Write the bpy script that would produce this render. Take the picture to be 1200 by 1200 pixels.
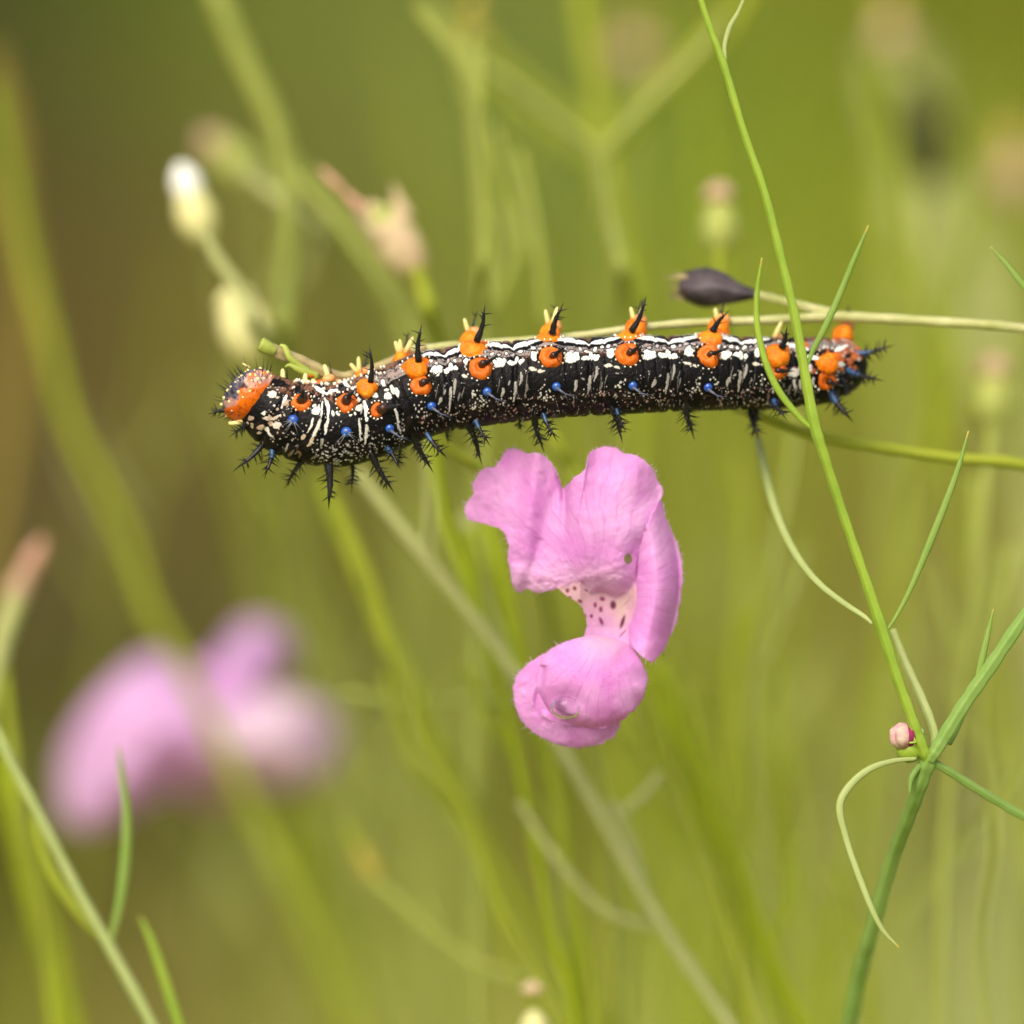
import bpy, math, random
import numpy as np
from mathutils import Vector

random.seed(7)
rng = np.random.default_rng(7)
for o in list(bpy.data.objects):
    bpy.data.objects.remove(o)
scene = bpy.context.scene
COL = scene.collection
R = math.radians

# ------------------------------------------------------------------ camera, sky, sun, exposure
# scale: one unit is about 4.4 mm (macro scene); the caterpillar hangs 62 units above the meadow floor
D = 100.0                      # camera to subject
PITCH = R(14)
TARGET = np.array([0.0, 0.0, 62.0])
F_ = np.array([0.0, math.cos(PITCH), -math.sin(PITCH)])      # view direction
U_ = np.array([0.0, math.sin(PITCH), math.cos(PITCH)])
R_ = np.array([1.0, 0.0, 0.0])
CAM = TARGET - F_ * D

cd = bpy.data.cameras.new('camera'); cam = bpy.data.objects.new('camera', cd); COL.objects.link(cam)
cam.location = CAM.tolist(); cam.rotation_euler = (R(90) - PITCH, 0, 0)
cd.sensor_width = 360; cd.lens = 3000; cd.clip_start = 1; cd.clip_end = 12000
cd.dof.use_dof = True; cd.dof.focus_distance = D - 0.42
APERTURE = 4.4                 # entrance pupil diameter in units
cd.dof.aperture_fstop = cd.lens * 1e-3 / APERTURE
scene.camera = cam

SUN_ELEV, SUN_AZ = R(52), R(-160)      # azimuth measured from +Y clockwise
w = bpy.data.worlds.new('World'); scene.world = w; w.use_nodes = True
nt = w.node_tree; bg = nt.nodes['Background']
sky = nt.nodes.new('ShaderNodeTexSky'); sky.sky_type = 'NISHITA'; sky.sun_disc = False
sky.sun_elevation = SUN_ELEV; sky.sun_rotation = SUN_AZ; sky.air_density = 1.0; sky.dust_density = 6.0; sky.ozone_density = 0.0
nt.links.new(sky.outputs[0], bg.inputs[0]); bg.inputs[1].default_value = 0.12
ld = bpy.data.lights.new('sun', 'SUN'); ld.energy = 1.5; ld.angle = R(34); ld.color = (1.0, 0.94, 0.84)
sun = bpy.data.objects.new('sun', ld); COL.objects.link(sun)
sv = Vector((math.sin(SUN_AZ) * math.cos(SUN_ELEV), math.cos(SUN_AZ) * math.cos(SUN_ELEV), math.sin(SUN_ELEV)))
sun.rotation_euler = sv.to_track_quat('Z', 'Y').to_euler(); sun.location = (0, -60, 200)
scene.view_settings.view_transform = 'Standard'; scene.view_settings.look = 'None'
scene.view_settings.gamma = 1.0; scene.view_settings.use_curve_mapping = False
scene.view_settings.exposure = 0.58
try:
    scene.cycles.use_denoising = True
    scene.cycles.max_bounces = 8
    scene.cycles.transparent_max_bounces = 16
except Exception:
    pass

# ------------------------------------------------------------------ coordinates
# local frame: x right, y up, z away from the camera; W maps it to the world
def W(p):
    p = np.asarray(p, float).reshape(-1, 3)
    return TARGET + p[:, 0:1] * R_ + p[:, 1:2] * U_ + p[:, 2:3] * F_
def P(px, py, d=0.0):
    k = (D + d) / D
    return np.array([(px - 600) / 100 * k, (600 - py) / 100 * k, d])
def srgb(r, g, b):
    f = lambda c: (c / 255 / 12.92) if c <= 10 else ((c / 255 + .055) / 1.055) ** 2.4
    return (f(r), f(g), f(b))

# ------------------------------------------------------------------ materials
def mat(name, col, rough=.5, spec=.4, trans=0.0, sub=0.0, noise=0.0, nscale=2.0, attr=False, coat=0.0, bump=0.0, bscale=20, col2=None, metal=0.0, tint=(1,1,1)):
    m = bpy.data.materials.new(name); m.use_nodes = True
    n = m.node_tree.nodes; L = m.node_tree.links
    b = n['Principled BSDF']; out = n['Material Output']
    b.inputs['Roughness'].default_value = rough
    b.inputs['Specular IOR Level'].default_value = spec
    b.inputs['Metallic'].default_value = metal
    b.inputs['Coat Weight'].default_value = coat; b.inputs['Coat Roughness'].default_value = .2
    src = None
    if attr:
        a = n.new('ShaderNodeAttribute'); a.attribute_name = 'col'; src = a.outputs['Color']
    else:
        rgb = n.new('ShaderNodeRGB'); rgb.outputs[0].default_value = (*col, 1); src = rgb.outputs[0]
    if noise > 0:
        tc = n.new('ShaderNodeTexCoord'); nz = n.new('ShaderNodeTexNoise')
        nz.inputs['Scale'].default_value = nscale; nz.inputs['Detail'].default_value = 4
        L.new(tc.outputs['Object'], nz.inputs['Vector'])
        mx = n.new('ShaderNodeMix'); mx.data_type = 'RGBA'
        rmp = n.new('ShaderNodeMapRange'); rmp.inputs['From Min'].default_value = .3; rmp.inputs['From Max'].default_value = .7
        rmp.inputs['To Max'].default_value = noise
        L.new(nz.outputs['Fac'], rmp.inputs['Value']); L.new(rmp.outputs[0], mx.inputs['Factor'])
        L.new(src, mx.inputs['A'])
        if col2: mx.inputs['B'].default_value = (*col2, 1)
        else:
            dk = n.new('ShaderNodeMix'); dk.data_type = 'RGBA'; dk.blend_type = 'MULTIPLY'; dk.inputs['Factor'].default_value = 1
            L.new(src, dk.inputs['A']); dk.inputs['B'].default_value = (.45, .5, .4, 1); L.new(dk.outputs['Result'], mx.inputs['B'])
        src = mx.outputs['Result']
    L.new(src, b.inputs['Base Color'])
    if sub > 0:
        b.inputs['Subsurface Weight'].default_value = sub
        b.inputs['Subsurface Radius'].default_value = (.12, .07, .04); b.inputs['Subsurface Scale'].default_value = .5
    if bump > 0:
        tc = n.new('ShaderNodeTexCoord'); nz = n.new('ShaderNodeTexNoise'); nz.inputs['Scale'].default_value = bscale
        L.new(tc.outputs['Object'], nz.inputs['Vector'])
        bp = n.new('ShaderNodeBump'); bp.inputs['Strength'].default_value = bump; bp.inputs['Distance'].default_value = .02
        L.new(nz.outputs['Fac'], bp.inputs['Height']); L.new(bp.outputs[0], b.inputs['Normal'])
    if trans > 0:
        t = n.new('ShaderNodeBsdfTranslucent'); s = n.new('ShaderNodeMixShader'); s.inputs[0].default_value = trans
        L.new(src, t.inputs['Color']); L.new(b.outputs[0], s.inputs[1]); L.new(t.outputs[0], s.inputs[2])
        L.new(s.outputs[0], out.inputs['Surface'])
    return m

M = {
 'ground': mat('meadow_floor', None, .9, .1, attr=True, noise=.35, nscale=.6),
 'grass': mat('grass_blades', None, .6, .2, trans=.35, attr=True),
 'stem': mat('fresh_stem', srgb(158, 184, 62), .42, .35, trans=.2, noise=.5, nscale=3, bump=.3, bscale=14, col2=srgb(120, 158, 48)),
 'stem_blue': mat('bluish_stem', srgb(130, 164, 78), .5, .3, trans=.2, noise=.6, nscale=2, bump=.4, bscale=14, col2=srgb(150, 178, 92)),
 'leaf': mat('leaf_green', srgb(134, 168, 72), .5, .3, trans=.3, noise=.6, nscale=2.5, bump=.4, bscale=16, col2=srgb(160, 180, 92)),
 'leaf_tip': mat('leaf_tip_ochre', srgb(170, 160, 76), .6, .2),
 'pale': mat('pale_stem', srgb(176, 188, 118), .5, .3, trans=.2, noise=.5, nscale=2, bump=.3, col2=srgb(150, 170, 90)),
 'palegrey': mat('pale_greygreen_stem', srgb(192, 196, 128), .6, .2, trans=.25, noise=.3, nscale=.8),
 'twig': mat('dry_twig', srgb(196, 194, 138), .5, .3, noise=.9, nscale=2.6, bump=.6, bscale=18, col2=srgb(150, 156, 82)),
 'cutgreen': mat('pale_fresh_green', srgb(186, 196, 96), .5, .3, trans=.2, noise=.6, nscale=6, bump=.3, col2=srgb(150, 172, 60)),
 'twig_brown': mat('brown_twig', srgb(178, 168, 112), .6, .3, noise=.7, nscale=4, bump=.5, col2=srgb(120, 92, 70)),
 'yg': mat('yellow_green_stem', srgb(172, 182, 58), .6, .2, trans=.3, noise=.3, nscale=.5),
 'yg2': mat('yellow_green_pale', srgb(178, 186, 92), .6, .2, trans=.3, noise=.3, nscale=.5),
 'yg3': mat('vivid_green_stem', srgb(168, 184, 34), .6, .2, trans=.3, noise=.3, nscale=.5),
 'ochre_dark': mat('dull_ochre_stalk', srgb(156, 132, 62), .6, .2, trans=.2, noise=.4, nscale=.3, col2=srgb(136, 136, 48)),
 'ochre': mat('ochre_bud', srgb(204, 188, 88), .6, .2, trans=.2, noise=.4, nscale=1),
 'cream': mat('cream_bud', srgb(232, 228, 160), .6, .2, trans=.2),
 'white': mat('white_bud_tip', srgb(240, 240, 228), .6, .2),
 'creamrose': mat('cream_rosy_bud', srgb(212, 196, 148), .6, .2, trans=.2, noise=.8, nscale=2.5, col2=srgb(206, 168, 142)),
 'budgreen': mat('pale_green_bud', srgb(176, 184, 96), .6, .2, trans=.2),
 'rose': mat('rosy_bud', srgb(200, 170, 136), .6, .2, trans=.2),
 'rosetip': mat('rosy_tip', srgb(200, 154, 128), .6, .2),
 'bud_pink': mat('pink_bud', srgb(196, 140, 146), .8, .1, trans=.1, noise=1.0, nscale=7, bump=.6, col2=srgb(222, 200, 176)),
 'bud_purple': mat('purple_bud', srgb(140, 44, 84), .7, .15, noise=.6, nscale=8),
 'pod': mat('black_seed_pod', srgb(38, 32, 34), .5, .35, noise=.9, nscale=4, bump=.9, bscale=7, col2=srgb(84, 74, 76)),
 'dark': mat('withered_seed_head', srgb(70, 74, 40), .8, .1),
 'petal': mat('pink_petal', None, .6, .2, trans=.55, attr=True, bump=.35, bscale=8),
 'petal_far': mat('pink_petal_soft', srgb(236, 160, 232), .6, .2, trans=.35, noise=.3, nscale=.4, col2=srgb(225, 180, 225)),
 'cilia': mat('petal_hair', srgb(245, 205, 240), .5, .3, trans=.3),
 'body': mat('caterpillar_skin', None, .42, .10, attr=True, bump=.5, bscale=26),
 'head': mat('caterpillar_head', None, .34, .35, attr=True, sub=.06, bump=.2, bscale=25),
 'black': mat('black_spine', (.008, .008, .009), .38, .35),
 'spinebrown': mat('dark_brown_spine', srgb(60, 30, 16), .35, .5),
 'orange': mat('orange_tubercle', srgb(240, 146, 24), .5, .25, sub=.12, noise=.9, nscale=9, bump=1.0, bscale=17, col2=srgb(222, 96, 8)),
 'orange2': mat('deep_orange_tubercle', srgb(218, 112, 26), .5, .28, sub=.12, noise=.8, nscale=6, bump=.8, bscale=13, col2=srgb(196, 82, 14)),
 'peach': mat('peach_tubercle', srgb(236, 164, 100), .45, .4, sub=.15, noise=.4, nscale=6),
 'paleyellow': mat('pale_yellow_cone', srgb(244, 226, 150), .4, .4, sub=.2),
 'blue': mat('blue_tubercle', srgb(30, 66, 160), .25, .6, coat=.4, noise=.6, nscale=5, col2=srgb(40, 110, 190)),
 'bluedull': mat('blue_spine_base', srgb(44, 84, 134), .35, .5, noise=.6, nscale=8, col2=srgb(20, 34, 60)),
 'bluegrey': mat('blue_spine_shaft', srgb(90, 96, 116), .4, .4),
 'nub': mat('white_nub', srgb(240, 235, 215), .45, .4),
 'hair': mat('grey_hair', srgb(130, 130, 135), .4, .4),
}
wm = bpy.data.materials.new('water'); wm.use_nodes = True
wb = wm.node_tree.nodes['Principled BSDF']; wb.inputs['Transmission Weight'].default_value = 1.0
wb.inputs['IOR'].default_value = 1.33; wb.inputs['Roughness'].default_value = .02; M['water'] = wm
wt_ = wm.node_tree.nodes.new('ShaderNodeBsdfTransparent'); wx = wm.node_tree.nodes.new('ShaderNodeMixShader'); wx.inputs[0].default_value = .15
wm.node_tree.links.new(wb.outputs[0], wx.inputs[1]); wm.node_tree.links.new(wt_.outputs[0], wx.inputs[2]); wm.node_tree.links.new(wx.outputs[0], wm.node_tree.nodes['Material Output'].inputs['Surface'])

# ------------------------------------------------------------------ mesh building
class MB:
    def __init__(s): s.v = []; s.f = []; s.m = []; s.n = 0
    def add(s, verts, faces, mi=0):
        b = s.n; s.v.append(np.asarray(verts, float).reshape(-1, 3)); s.n += len(s.v[-1])
        for f in faces: s.f.append(tuple(i + b for i in f)); s.m.append(mi)
    def tube(s, pts, rad, n=8, mi=0, flat=1.0, up=None, cap=True, ridge=0.0):
        pts = np.asarray(pts, float); k = len(pts); rad = np.broadcast_to(np.asarray(rad, float), (k,))
        t = np.gradient(pts, axis=0); t /= np.linalg.norm(t, axis=1)[:, None] + 1e-12
        ref = np.array(up if up is not None else (0, 0, 1.0)); 
        if abs(np.dot(t[0], ref)) > .95: ref = np.array([1.0, 0, 0])
        a = np.cross(t, ref); a /= np.linalg.norm(a, axis=1)[:, None] + 1e-12
        b = np.cross(t, a)
        th = np.arange(n) / n * 2 * math.pi
        rr = 1 + ridge * np.cos(th * 5)
        V = pts[:, None, :] + (a[:, None, :] * (np.cos(th) * rr)[None, :, None] + b[:, None, :] * (np.sin(th) * rr * flat)[None, :, None]) * rad[:, None, None]
        F = [(i * n + j, i * n + (j + 1) % n, (i + 1) * n + (j + 1) % n, (i + 1) * n + j) for i in range(k - 1) for j in range(n)]
        if cap: F += [tuple(range(n))[::-1], tuple((k - 1) * n + j for j in range(n))]
        if np.isscalar(mi): s.add(V, F, mi)
        else:
            base = s.n; s.add(V, F, 0); off = len(s.m) - len(F)
            for q in range(len(F)):
                i = min(q // n, k - 2); s.m[off + q] = mi[i]
    def lathe(s, o, axis, prof, n=20, mi=0, sq=1.0, wob=0.0):
        o = np.asarray(o, float); ax = np.asarray(axis, float); ax /= np.linalg.norm(ax)
        ref = np.array([0, 1.0, 0]) if abs(ax[1]) < .9 else np.array([1.0, 0, 0])
        a = np.cross(ax, ref); a /= np.linalg.norm(a); b = np.cross(ax, a)
        th = np.arange(n) / n * 2 * math.pi
        V = []
        ph = random.random() * 6
        for i, (r, h) in enumerate(prof):
            rr = r * (1 + wob * np.sin(3 * th + ph) + wob * .6 * np.sin(5 * th + ph * 2 + i))
            V.append(o + h * ax + (a * np.cos(th)[:, None] * rr[:, None] + b * (np.sin(th) * sq * rr)[:, None]))
        V = np.concatenate(V); k = len(prof)
        F = [(i * n + j, i * n + (j + 1) % n, (i + 1) * n + (j + 1) % n, (i + 1) * n + j) for i in range(k - 1) for j in range(n)]
        F += [tuple(range(n))[::-1], tuple((k - 1) * n + j for j in range(n))]
        s.add(V, F, mi)
    def cone(s, a, b, r, n=4, mi=0):
        a = np.asarray(a, float); b = np.asarray(b, float); t = b - a; L = np.linalg.norm(t); t = t / (L + 1e-12)
        ref = np.array([0, 0, 1.0]) if abs(t[2]) < .9 else np.array([1.0, 0, 0])
        u = np.cross(t, ref); u /= np.linalg.norm(u); v = np.cross(t, u)
        V = [a + (u * math.cos(q) + v * math.sin(q)) * r for q in np.arange(n) / n * 2 * math.pi] + [b]
        s.add(V, [(j, (j + 1) % n, n) for j in range(n)], mi)
    def ball(s, o, r, n=8, k=6, mi=0, axis=(0, 1, 0), st=1.0):
        s.lathe(o, axis, [(r * math.sin(math.pi * (i + .02) / (k + .04)) + 1e-4, -st * r * math.cos(math.pi * i / k)) for i in range(k + 1)], n, mi)
    def build(s, name, mats, parent=None, smooth=True, origin=None, kind=None):
        me = bpy.data.meshes.new(name)
        V = W(np.concatenate(s.v)) if s.v else np.zeros((0, 3))
        org = np.array(parent['_o'] if parent is not None and '_o' in parent else (origin if origin is not None else (0, 0, 0)))
        V = V - org
        me.from_pydata(V.tolist(), [], s.f)
        mats = mats if isinstance(mats, (list, tuple)) else [mats]
        for m in mats: me.materials.append(M[m])
        me.polygons.foreach_set('material_index', s.m)
        if smooth: me.polygons.foreach_set('use_smooth', [True] * len(s.f))
        me.update()
        ob = bpy.data.objects.new(name, me); COL.objects.link(ob)
        if parent is not None:
            root = parent
            if 'is_root' in root: ob.parent = root
            else: ob.parent = root
            ob['_o'] = org.tolist()
        elif origin is not None: ob.location = origin
        if kind: ob['kind'] = kind
        return ob

def thing(name, label, cat, base, group=None):
    o = bpy.data.objects.new(name, None); COL.objects.link(o); o.empty_display_size = .3
    wpt = W(base)[0] if len(np.shape(base)) == 1 else base
    o.location = wpt.tolist(); o['_o'] = wpt.tolist(); o['is_root'] = 1
    o['label'] = label; o['category'] = cat
    if group: o['group'] = group
    return o

def smooth_path(pts, sub=8):
    """Catmull-Rom through the points (any number of columns)."""
    p = np.asarray(pts, float)
    if len(p) < 3:
        t = np.linspace(0, 1, sub + 1)[:, None]; return p[0] * (1 - t) + p[-1] * t
    q = np.vstack([2 * p[0] - p[1], p, 2 * p[-1] - p[-2]])
    out = []
    for i in range(1, len(q) - 2):
        t = np.linspace(0, 1, sub, endpoint=False)[:, None]
        a, b, c, d = q[i - 1], q[i], q[i + 1], q[i + 2]
        out.append(.5 * ((2 * b) + (-a + c) * t + (2 * a - 5 * b + 4 * c - d) * t ** 2 + (-a + 3 * b - 3 * c + d) * t ** 3))
    return np.vstack(out + [p[-1:]])

# a stem: list of (px, py, depth, radius in px)
def path3(rows, sub=10):
    s = smooth_path(rows, sub)
    k = (D + s[:, 2]) / D
    return np.stack([(s[:, 0] - 600) / 100 * k, (600 - s[:, 1]) / 100 * k, s[:, 2]], 1), s[:, 3] / 100 * k
def stem_pts(rows, root=False, sub=10):
    pts, rad = path3(rows, sub)
    if root:                                    # carry the stem on down to the ground
        e = pts[-1]; t = pts[-1] - pts[-3]; t = t / np.linalg.norm(t)
        ew = W(e)[0]; 
        hz = ew[2]
        n = 14; ext = []
        for i in range(1, n + 1):
            q = i / n
            dx = t[0] * 9 * (1 - math.exp(-q * 2.2)); 
            wp = np.array([ew[0] + dx, ew[1] + 1.5 * math.sin(q * 3), hz * (1 - q) - .3 * q])
            v = wp - TARGET
            ext.append([v @ R_, v @ U_, v @ F_])
        pts = np.vstack([pts, ext]); rad = np.concatenate([rad, np.linspace(rad[-1], rad[-1] * 1.5, n)])
    return pts, rad

def leaf_prof(n, r, blunt=.25):
    t = np.linspace(0, 1, n); return r * np.clip(np.minimum((t + .12) * 5, 1), 0, 1) * np.clip((1 - t) ** .55 + .02, 0.03, 1)

def bud_profile(L, r):
    pr = []
    for i in range(13):
        t = i / 12
        pr.append((max(r * (math.sin(math.pi * min(1, t * .93 + .05)) ** .6) * (1 - .25 * t), .002), L * t))
    return pr

def plant(name, label, cat, stems=(), leaves=(), buds=(), group=None):
    """stems: (rows, material, rooted, part name); leaves: (rows, material, flat); buds: dict"""
    r0 = stems[0][0] if stems else (leaves[0][0] if leaves else None)
    base = None
    if stems and stems[0][2]:
        pts, _ = stem_pts(stems[0][0], True); base = W(pts[-1])[0]
    else:
        base = W(P(*r0[-1][:3]))[0]
    t = bpy.data.objects.new(name, None); COL.objects.link(t); t.location = base.tolist(); t['_o'] = base.tolist()
    t['label'] = label; t['category'] = cat
    if group: t['group'] = group
    for rows, m, root, *pn in stems:
        pts, rad = stem_pts(rows, root, 12); b = MB()
        near = abs(rows[0][2]) < 2
        # slight knobbly growth
        wv = 1 + .05 * np.sin(np.arange(len(rad)) * .9 + 1.3)
        b.tube(pts, rad * wv, 24 if near else 8, ridge=.09 if near else 0)
        b.build(pn[0] if pn else 'stem', m, t)
    for rows, m, flat in leaves:
        pts, rad = path3(rows, 10); b = MB()
        n = len(pts); k = int(n * .96)
        mi = [0 if i < k else 1 for i in range(n)]
        b.tube(pts, rad, 8, mi=mi, flat=flat)
        b.build('leaf', [m, 'leaf_tip' if m in ('leaf', 'stem', 'pale') else m], t)
    for bu in buds:
        build_bud(t, **bu)
    return t

def build_bud(parent, at, tip, r, mats=('cream', 'white'), d=0, frac=.6, teeth=0, pedicel=None):
    """calyx from `at` to `tip` (pixels), radius r px; second material is the corolla showing at the tip."""
    a = P(*at, d); c = P(*tip, d); ax = c - a; L = np.linalg.norm(ax); k = (D + d) / D; rr = r / 100 * k
    b = MB(); b.lathe(a, ax, bud_profile(L * frac * 1.15, rr), 16, wob=.04)
    if teeth:
        u = ax / L; ref = np.array([0, 0, 1.0]); s1 = np.cross(u, ref); s1 /= np.linalg.norm(s1); s2 = np.cross(u, s1)
        for i in range(teeth):
            q = i / teeth * 6.283; dr = s1 * math.cos(q) + s2 * math.sin(q)
            b.cone(a + u * L * frac * .8 + dr * rr * .8, a + u * L * (frac + .3) + dr * rr * 1.25, rr * .38, 6)
    cal = b.build('calyx', mats[0], parent)
    b = MB(); u = ax / L
    b.lathe(a + u * L * (frac * .75), ax, bud_profile(L * (1 - frac * .75), rr * .8), 16, wob=.04)
    b.build('corolla', mats[1], parent)

# ------------------------------------------------------------------ meadow floor and grass
def ground_hit(px, py):
    v = F_ + R_ * (px - 600) / 100 / D + U_ * (600 - py) / 100 / D
    t = CAM[2] / -v[2]; return CAM + v * t
CT = [  # background tones blended over ground and grass, darker at left: y row, then colours along x = 40, 200, 400, 600, 800, 1000, 1160
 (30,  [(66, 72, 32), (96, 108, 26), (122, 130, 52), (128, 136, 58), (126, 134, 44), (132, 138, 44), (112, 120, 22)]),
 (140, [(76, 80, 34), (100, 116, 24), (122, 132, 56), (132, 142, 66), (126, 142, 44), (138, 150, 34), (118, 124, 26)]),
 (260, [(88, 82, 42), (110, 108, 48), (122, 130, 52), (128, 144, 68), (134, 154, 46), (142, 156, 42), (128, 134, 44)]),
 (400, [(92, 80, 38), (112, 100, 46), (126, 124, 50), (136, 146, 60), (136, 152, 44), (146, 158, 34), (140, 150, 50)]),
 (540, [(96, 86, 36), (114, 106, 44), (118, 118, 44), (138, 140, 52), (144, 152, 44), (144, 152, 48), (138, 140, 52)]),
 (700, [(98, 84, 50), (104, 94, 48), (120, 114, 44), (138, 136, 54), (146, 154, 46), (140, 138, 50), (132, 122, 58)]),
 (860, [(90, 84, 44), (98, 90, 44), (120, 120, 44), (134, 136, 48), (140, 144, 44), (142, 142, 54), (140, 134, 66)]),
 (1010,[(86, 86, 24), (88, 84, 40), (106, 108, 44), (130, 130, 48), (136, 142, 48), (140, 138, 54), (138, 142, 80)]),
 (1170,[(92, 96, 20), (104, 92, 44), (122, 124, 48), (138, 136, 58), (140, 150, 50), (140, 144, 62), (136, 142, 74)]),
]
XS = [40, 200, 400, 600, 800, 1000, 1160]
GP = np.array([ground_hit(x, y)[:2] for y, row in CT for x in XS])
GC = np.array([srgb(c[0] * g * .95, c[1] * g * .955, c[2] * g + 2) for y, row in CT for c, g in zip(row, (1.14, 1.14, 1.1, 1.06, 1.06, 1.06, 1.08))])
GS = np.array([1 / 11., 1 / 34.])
def noise2(x, y, seed=0, k=5):
    """smooth value noise, several octaves, roughly within -1..1"""
    x = np.asarray(x, float); y = np.asarray(y, float); out = np.zeros(np.broadcast(x, y).shape)
    T = np.random.default_rng(seed).uniform(-1, 1, (128, 128)); a = 1.0
    for i in range(k):
        c_, s_ = math.cos(.7 + i * 1.1), math.sin(.7 + i * 1.1); f = 2 ** i * .62
        u = (x * c_ - y * s_) * f + 17.3 * i; v = (x * s_ + y * c_) * f + 5.1 * i
        iu = np.floor(u).astype(int); iv = np.floor(v).astype(int); fu = u - iu; fv = v - iv
        fu = fu * fu * (3 - 2 * fu); fv = fv * fv * (3 - 2 * fv)
        g = lambda p, q: T[(iu + p) & 127, (iv + q) & 127]
        out += a * ((g(0, 0) * (1 - fu) + g(1, 0) * fu) * (1 - fv) + (g(0, 1) * (1 - fu) + g(1, 1) * fu) * fv)
        a *= .58
    return out * .75
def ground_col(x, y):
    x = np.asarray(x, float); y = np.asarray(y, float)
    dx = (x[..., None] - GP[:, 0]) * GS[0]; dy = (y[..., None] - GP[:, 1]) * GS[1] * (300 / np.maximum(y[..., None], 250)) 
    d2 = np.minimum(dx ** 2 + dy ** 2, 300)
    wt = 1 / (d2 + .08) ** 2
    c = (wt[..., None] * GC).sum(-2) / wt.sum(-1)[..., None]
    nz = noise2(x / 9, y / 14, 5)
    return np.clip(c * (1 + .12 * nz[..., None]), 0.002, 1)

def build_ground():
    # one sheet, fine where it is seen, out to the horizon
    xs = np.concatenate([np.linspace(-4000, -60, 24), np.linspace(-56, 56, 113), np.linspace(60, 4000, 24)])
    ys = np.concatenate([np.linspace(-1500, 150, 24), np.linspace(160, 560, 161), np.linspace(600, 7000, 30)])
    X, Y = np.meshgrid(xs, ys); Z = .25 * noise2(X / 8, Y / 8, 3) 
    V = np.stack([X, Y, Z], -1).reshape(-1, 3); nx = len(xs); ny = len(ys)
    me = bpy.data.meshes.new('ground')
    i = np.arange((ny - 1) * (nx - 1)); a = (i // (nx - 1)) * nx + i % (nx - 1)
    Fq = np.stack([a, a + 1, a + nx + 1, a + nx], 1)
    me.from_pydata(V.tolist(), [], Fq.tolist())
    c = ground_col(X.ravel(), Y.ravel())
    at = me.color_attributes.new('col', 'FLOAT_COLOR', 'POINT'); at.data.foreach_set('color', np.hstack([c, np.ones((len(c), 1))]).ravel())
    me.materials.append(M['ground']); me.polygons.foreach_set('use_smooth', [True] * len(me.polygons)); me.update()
    o = bpy.data.objects.new('ground', me); COL.objects.link(o); o['kind'] = 'structure'; o['label'] = 'meadow floor with broad soft areas of brown, olive and yellow green'
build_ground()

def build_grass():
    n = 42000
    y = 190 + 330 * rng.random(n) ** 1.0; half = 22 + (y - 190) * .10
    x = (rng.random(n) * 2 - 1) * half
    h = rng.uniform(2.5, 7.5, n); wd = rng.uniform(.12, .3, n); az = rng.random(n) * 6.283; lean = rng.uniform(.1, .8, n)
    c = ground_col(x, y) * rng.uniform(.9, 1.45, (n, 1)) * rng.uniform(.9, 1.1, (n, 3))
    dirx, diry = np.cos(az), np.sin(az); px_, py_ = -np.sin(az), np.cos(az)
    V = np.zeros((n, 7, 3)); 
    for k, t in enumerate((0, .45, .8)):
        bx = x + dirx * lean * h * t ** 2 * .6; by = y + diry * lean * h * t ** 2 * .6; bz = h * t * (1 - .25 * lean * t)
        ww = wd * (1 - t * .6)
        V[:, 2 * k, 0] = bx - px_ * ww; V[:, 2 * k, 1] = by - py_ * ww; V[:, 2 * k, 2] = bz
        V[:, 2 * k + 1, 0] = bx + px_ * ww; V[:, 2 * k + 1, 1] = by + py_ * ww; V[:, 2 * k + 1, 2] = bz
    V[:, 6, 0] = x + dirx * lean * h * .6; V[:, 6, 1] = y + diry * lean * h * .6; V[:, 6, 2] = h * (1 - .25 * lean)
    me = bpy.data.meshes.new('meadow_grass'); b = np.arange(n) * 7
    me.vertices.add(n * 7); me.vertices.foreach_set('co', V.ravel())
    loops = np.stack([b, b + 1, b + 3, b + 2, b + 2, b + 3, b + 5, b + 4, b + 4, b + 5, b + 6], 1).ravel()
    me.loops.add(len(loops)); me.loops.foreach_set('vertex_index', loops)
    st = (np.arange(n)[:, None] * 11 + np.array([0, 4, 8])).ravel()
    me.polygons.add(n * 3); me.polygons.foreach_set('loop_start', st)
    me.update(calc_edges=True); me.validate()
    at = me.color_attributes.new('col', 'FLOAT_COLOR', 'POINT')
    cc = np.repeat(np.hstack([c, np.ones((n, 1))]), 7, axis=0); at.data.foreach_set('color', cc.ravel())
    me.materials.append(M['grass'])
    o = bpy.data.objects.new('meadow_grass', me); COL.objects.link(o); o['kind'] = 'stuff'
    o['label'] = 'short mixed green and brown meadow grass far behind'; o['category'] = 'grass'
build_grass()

# ------------------------------------------------------------------ the caterpillar
CP = smooth_path([(292, 464, .0, 30), (310, 474, 0, 38), (332, 487, 0, 45), (362, 496, 0, 47.5), (400, 498, 0, 49), (450, 482, 0, 49), (500, 462, 0, 49),
                  (550, 452.5, 0, 49), (600, 447, 0.0, 48), (650, 443, 0.0, 47), (700, 441, 0.05, 46), (750, 439, .1, 45.5), (800, 437.5, .2, 44.5), (850, 437, .3, 44), (895, 437.5, .42, 42.5),
                  (935, 436.5, .55, 41), (968, 433, .68, 39), (992, 428, .78, 32), (1008, 424, .84, 21), (1016, 422, .87, 7)], 40)
seg_len = np.concatenate([[0], np.cumsum(np.hypot(np.diff(CP[:, 0]), np.diff(CP[:, 1])))])
SL = seg_len[-1]
NS, NP = 1320, 400
sv_ = np.linspace(0, SL, NS)
C = np.stack([np.interp(sv_, seg_len, CP[:, i]) for i in range(4)], 1)      # px, py, d, r(px)
tan = np.gradient(C[:, :2], axis=0); tan /= np.linalg.norm(tan, axis=1)[:, None]
ker = np.ones(41) / 41
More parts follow.
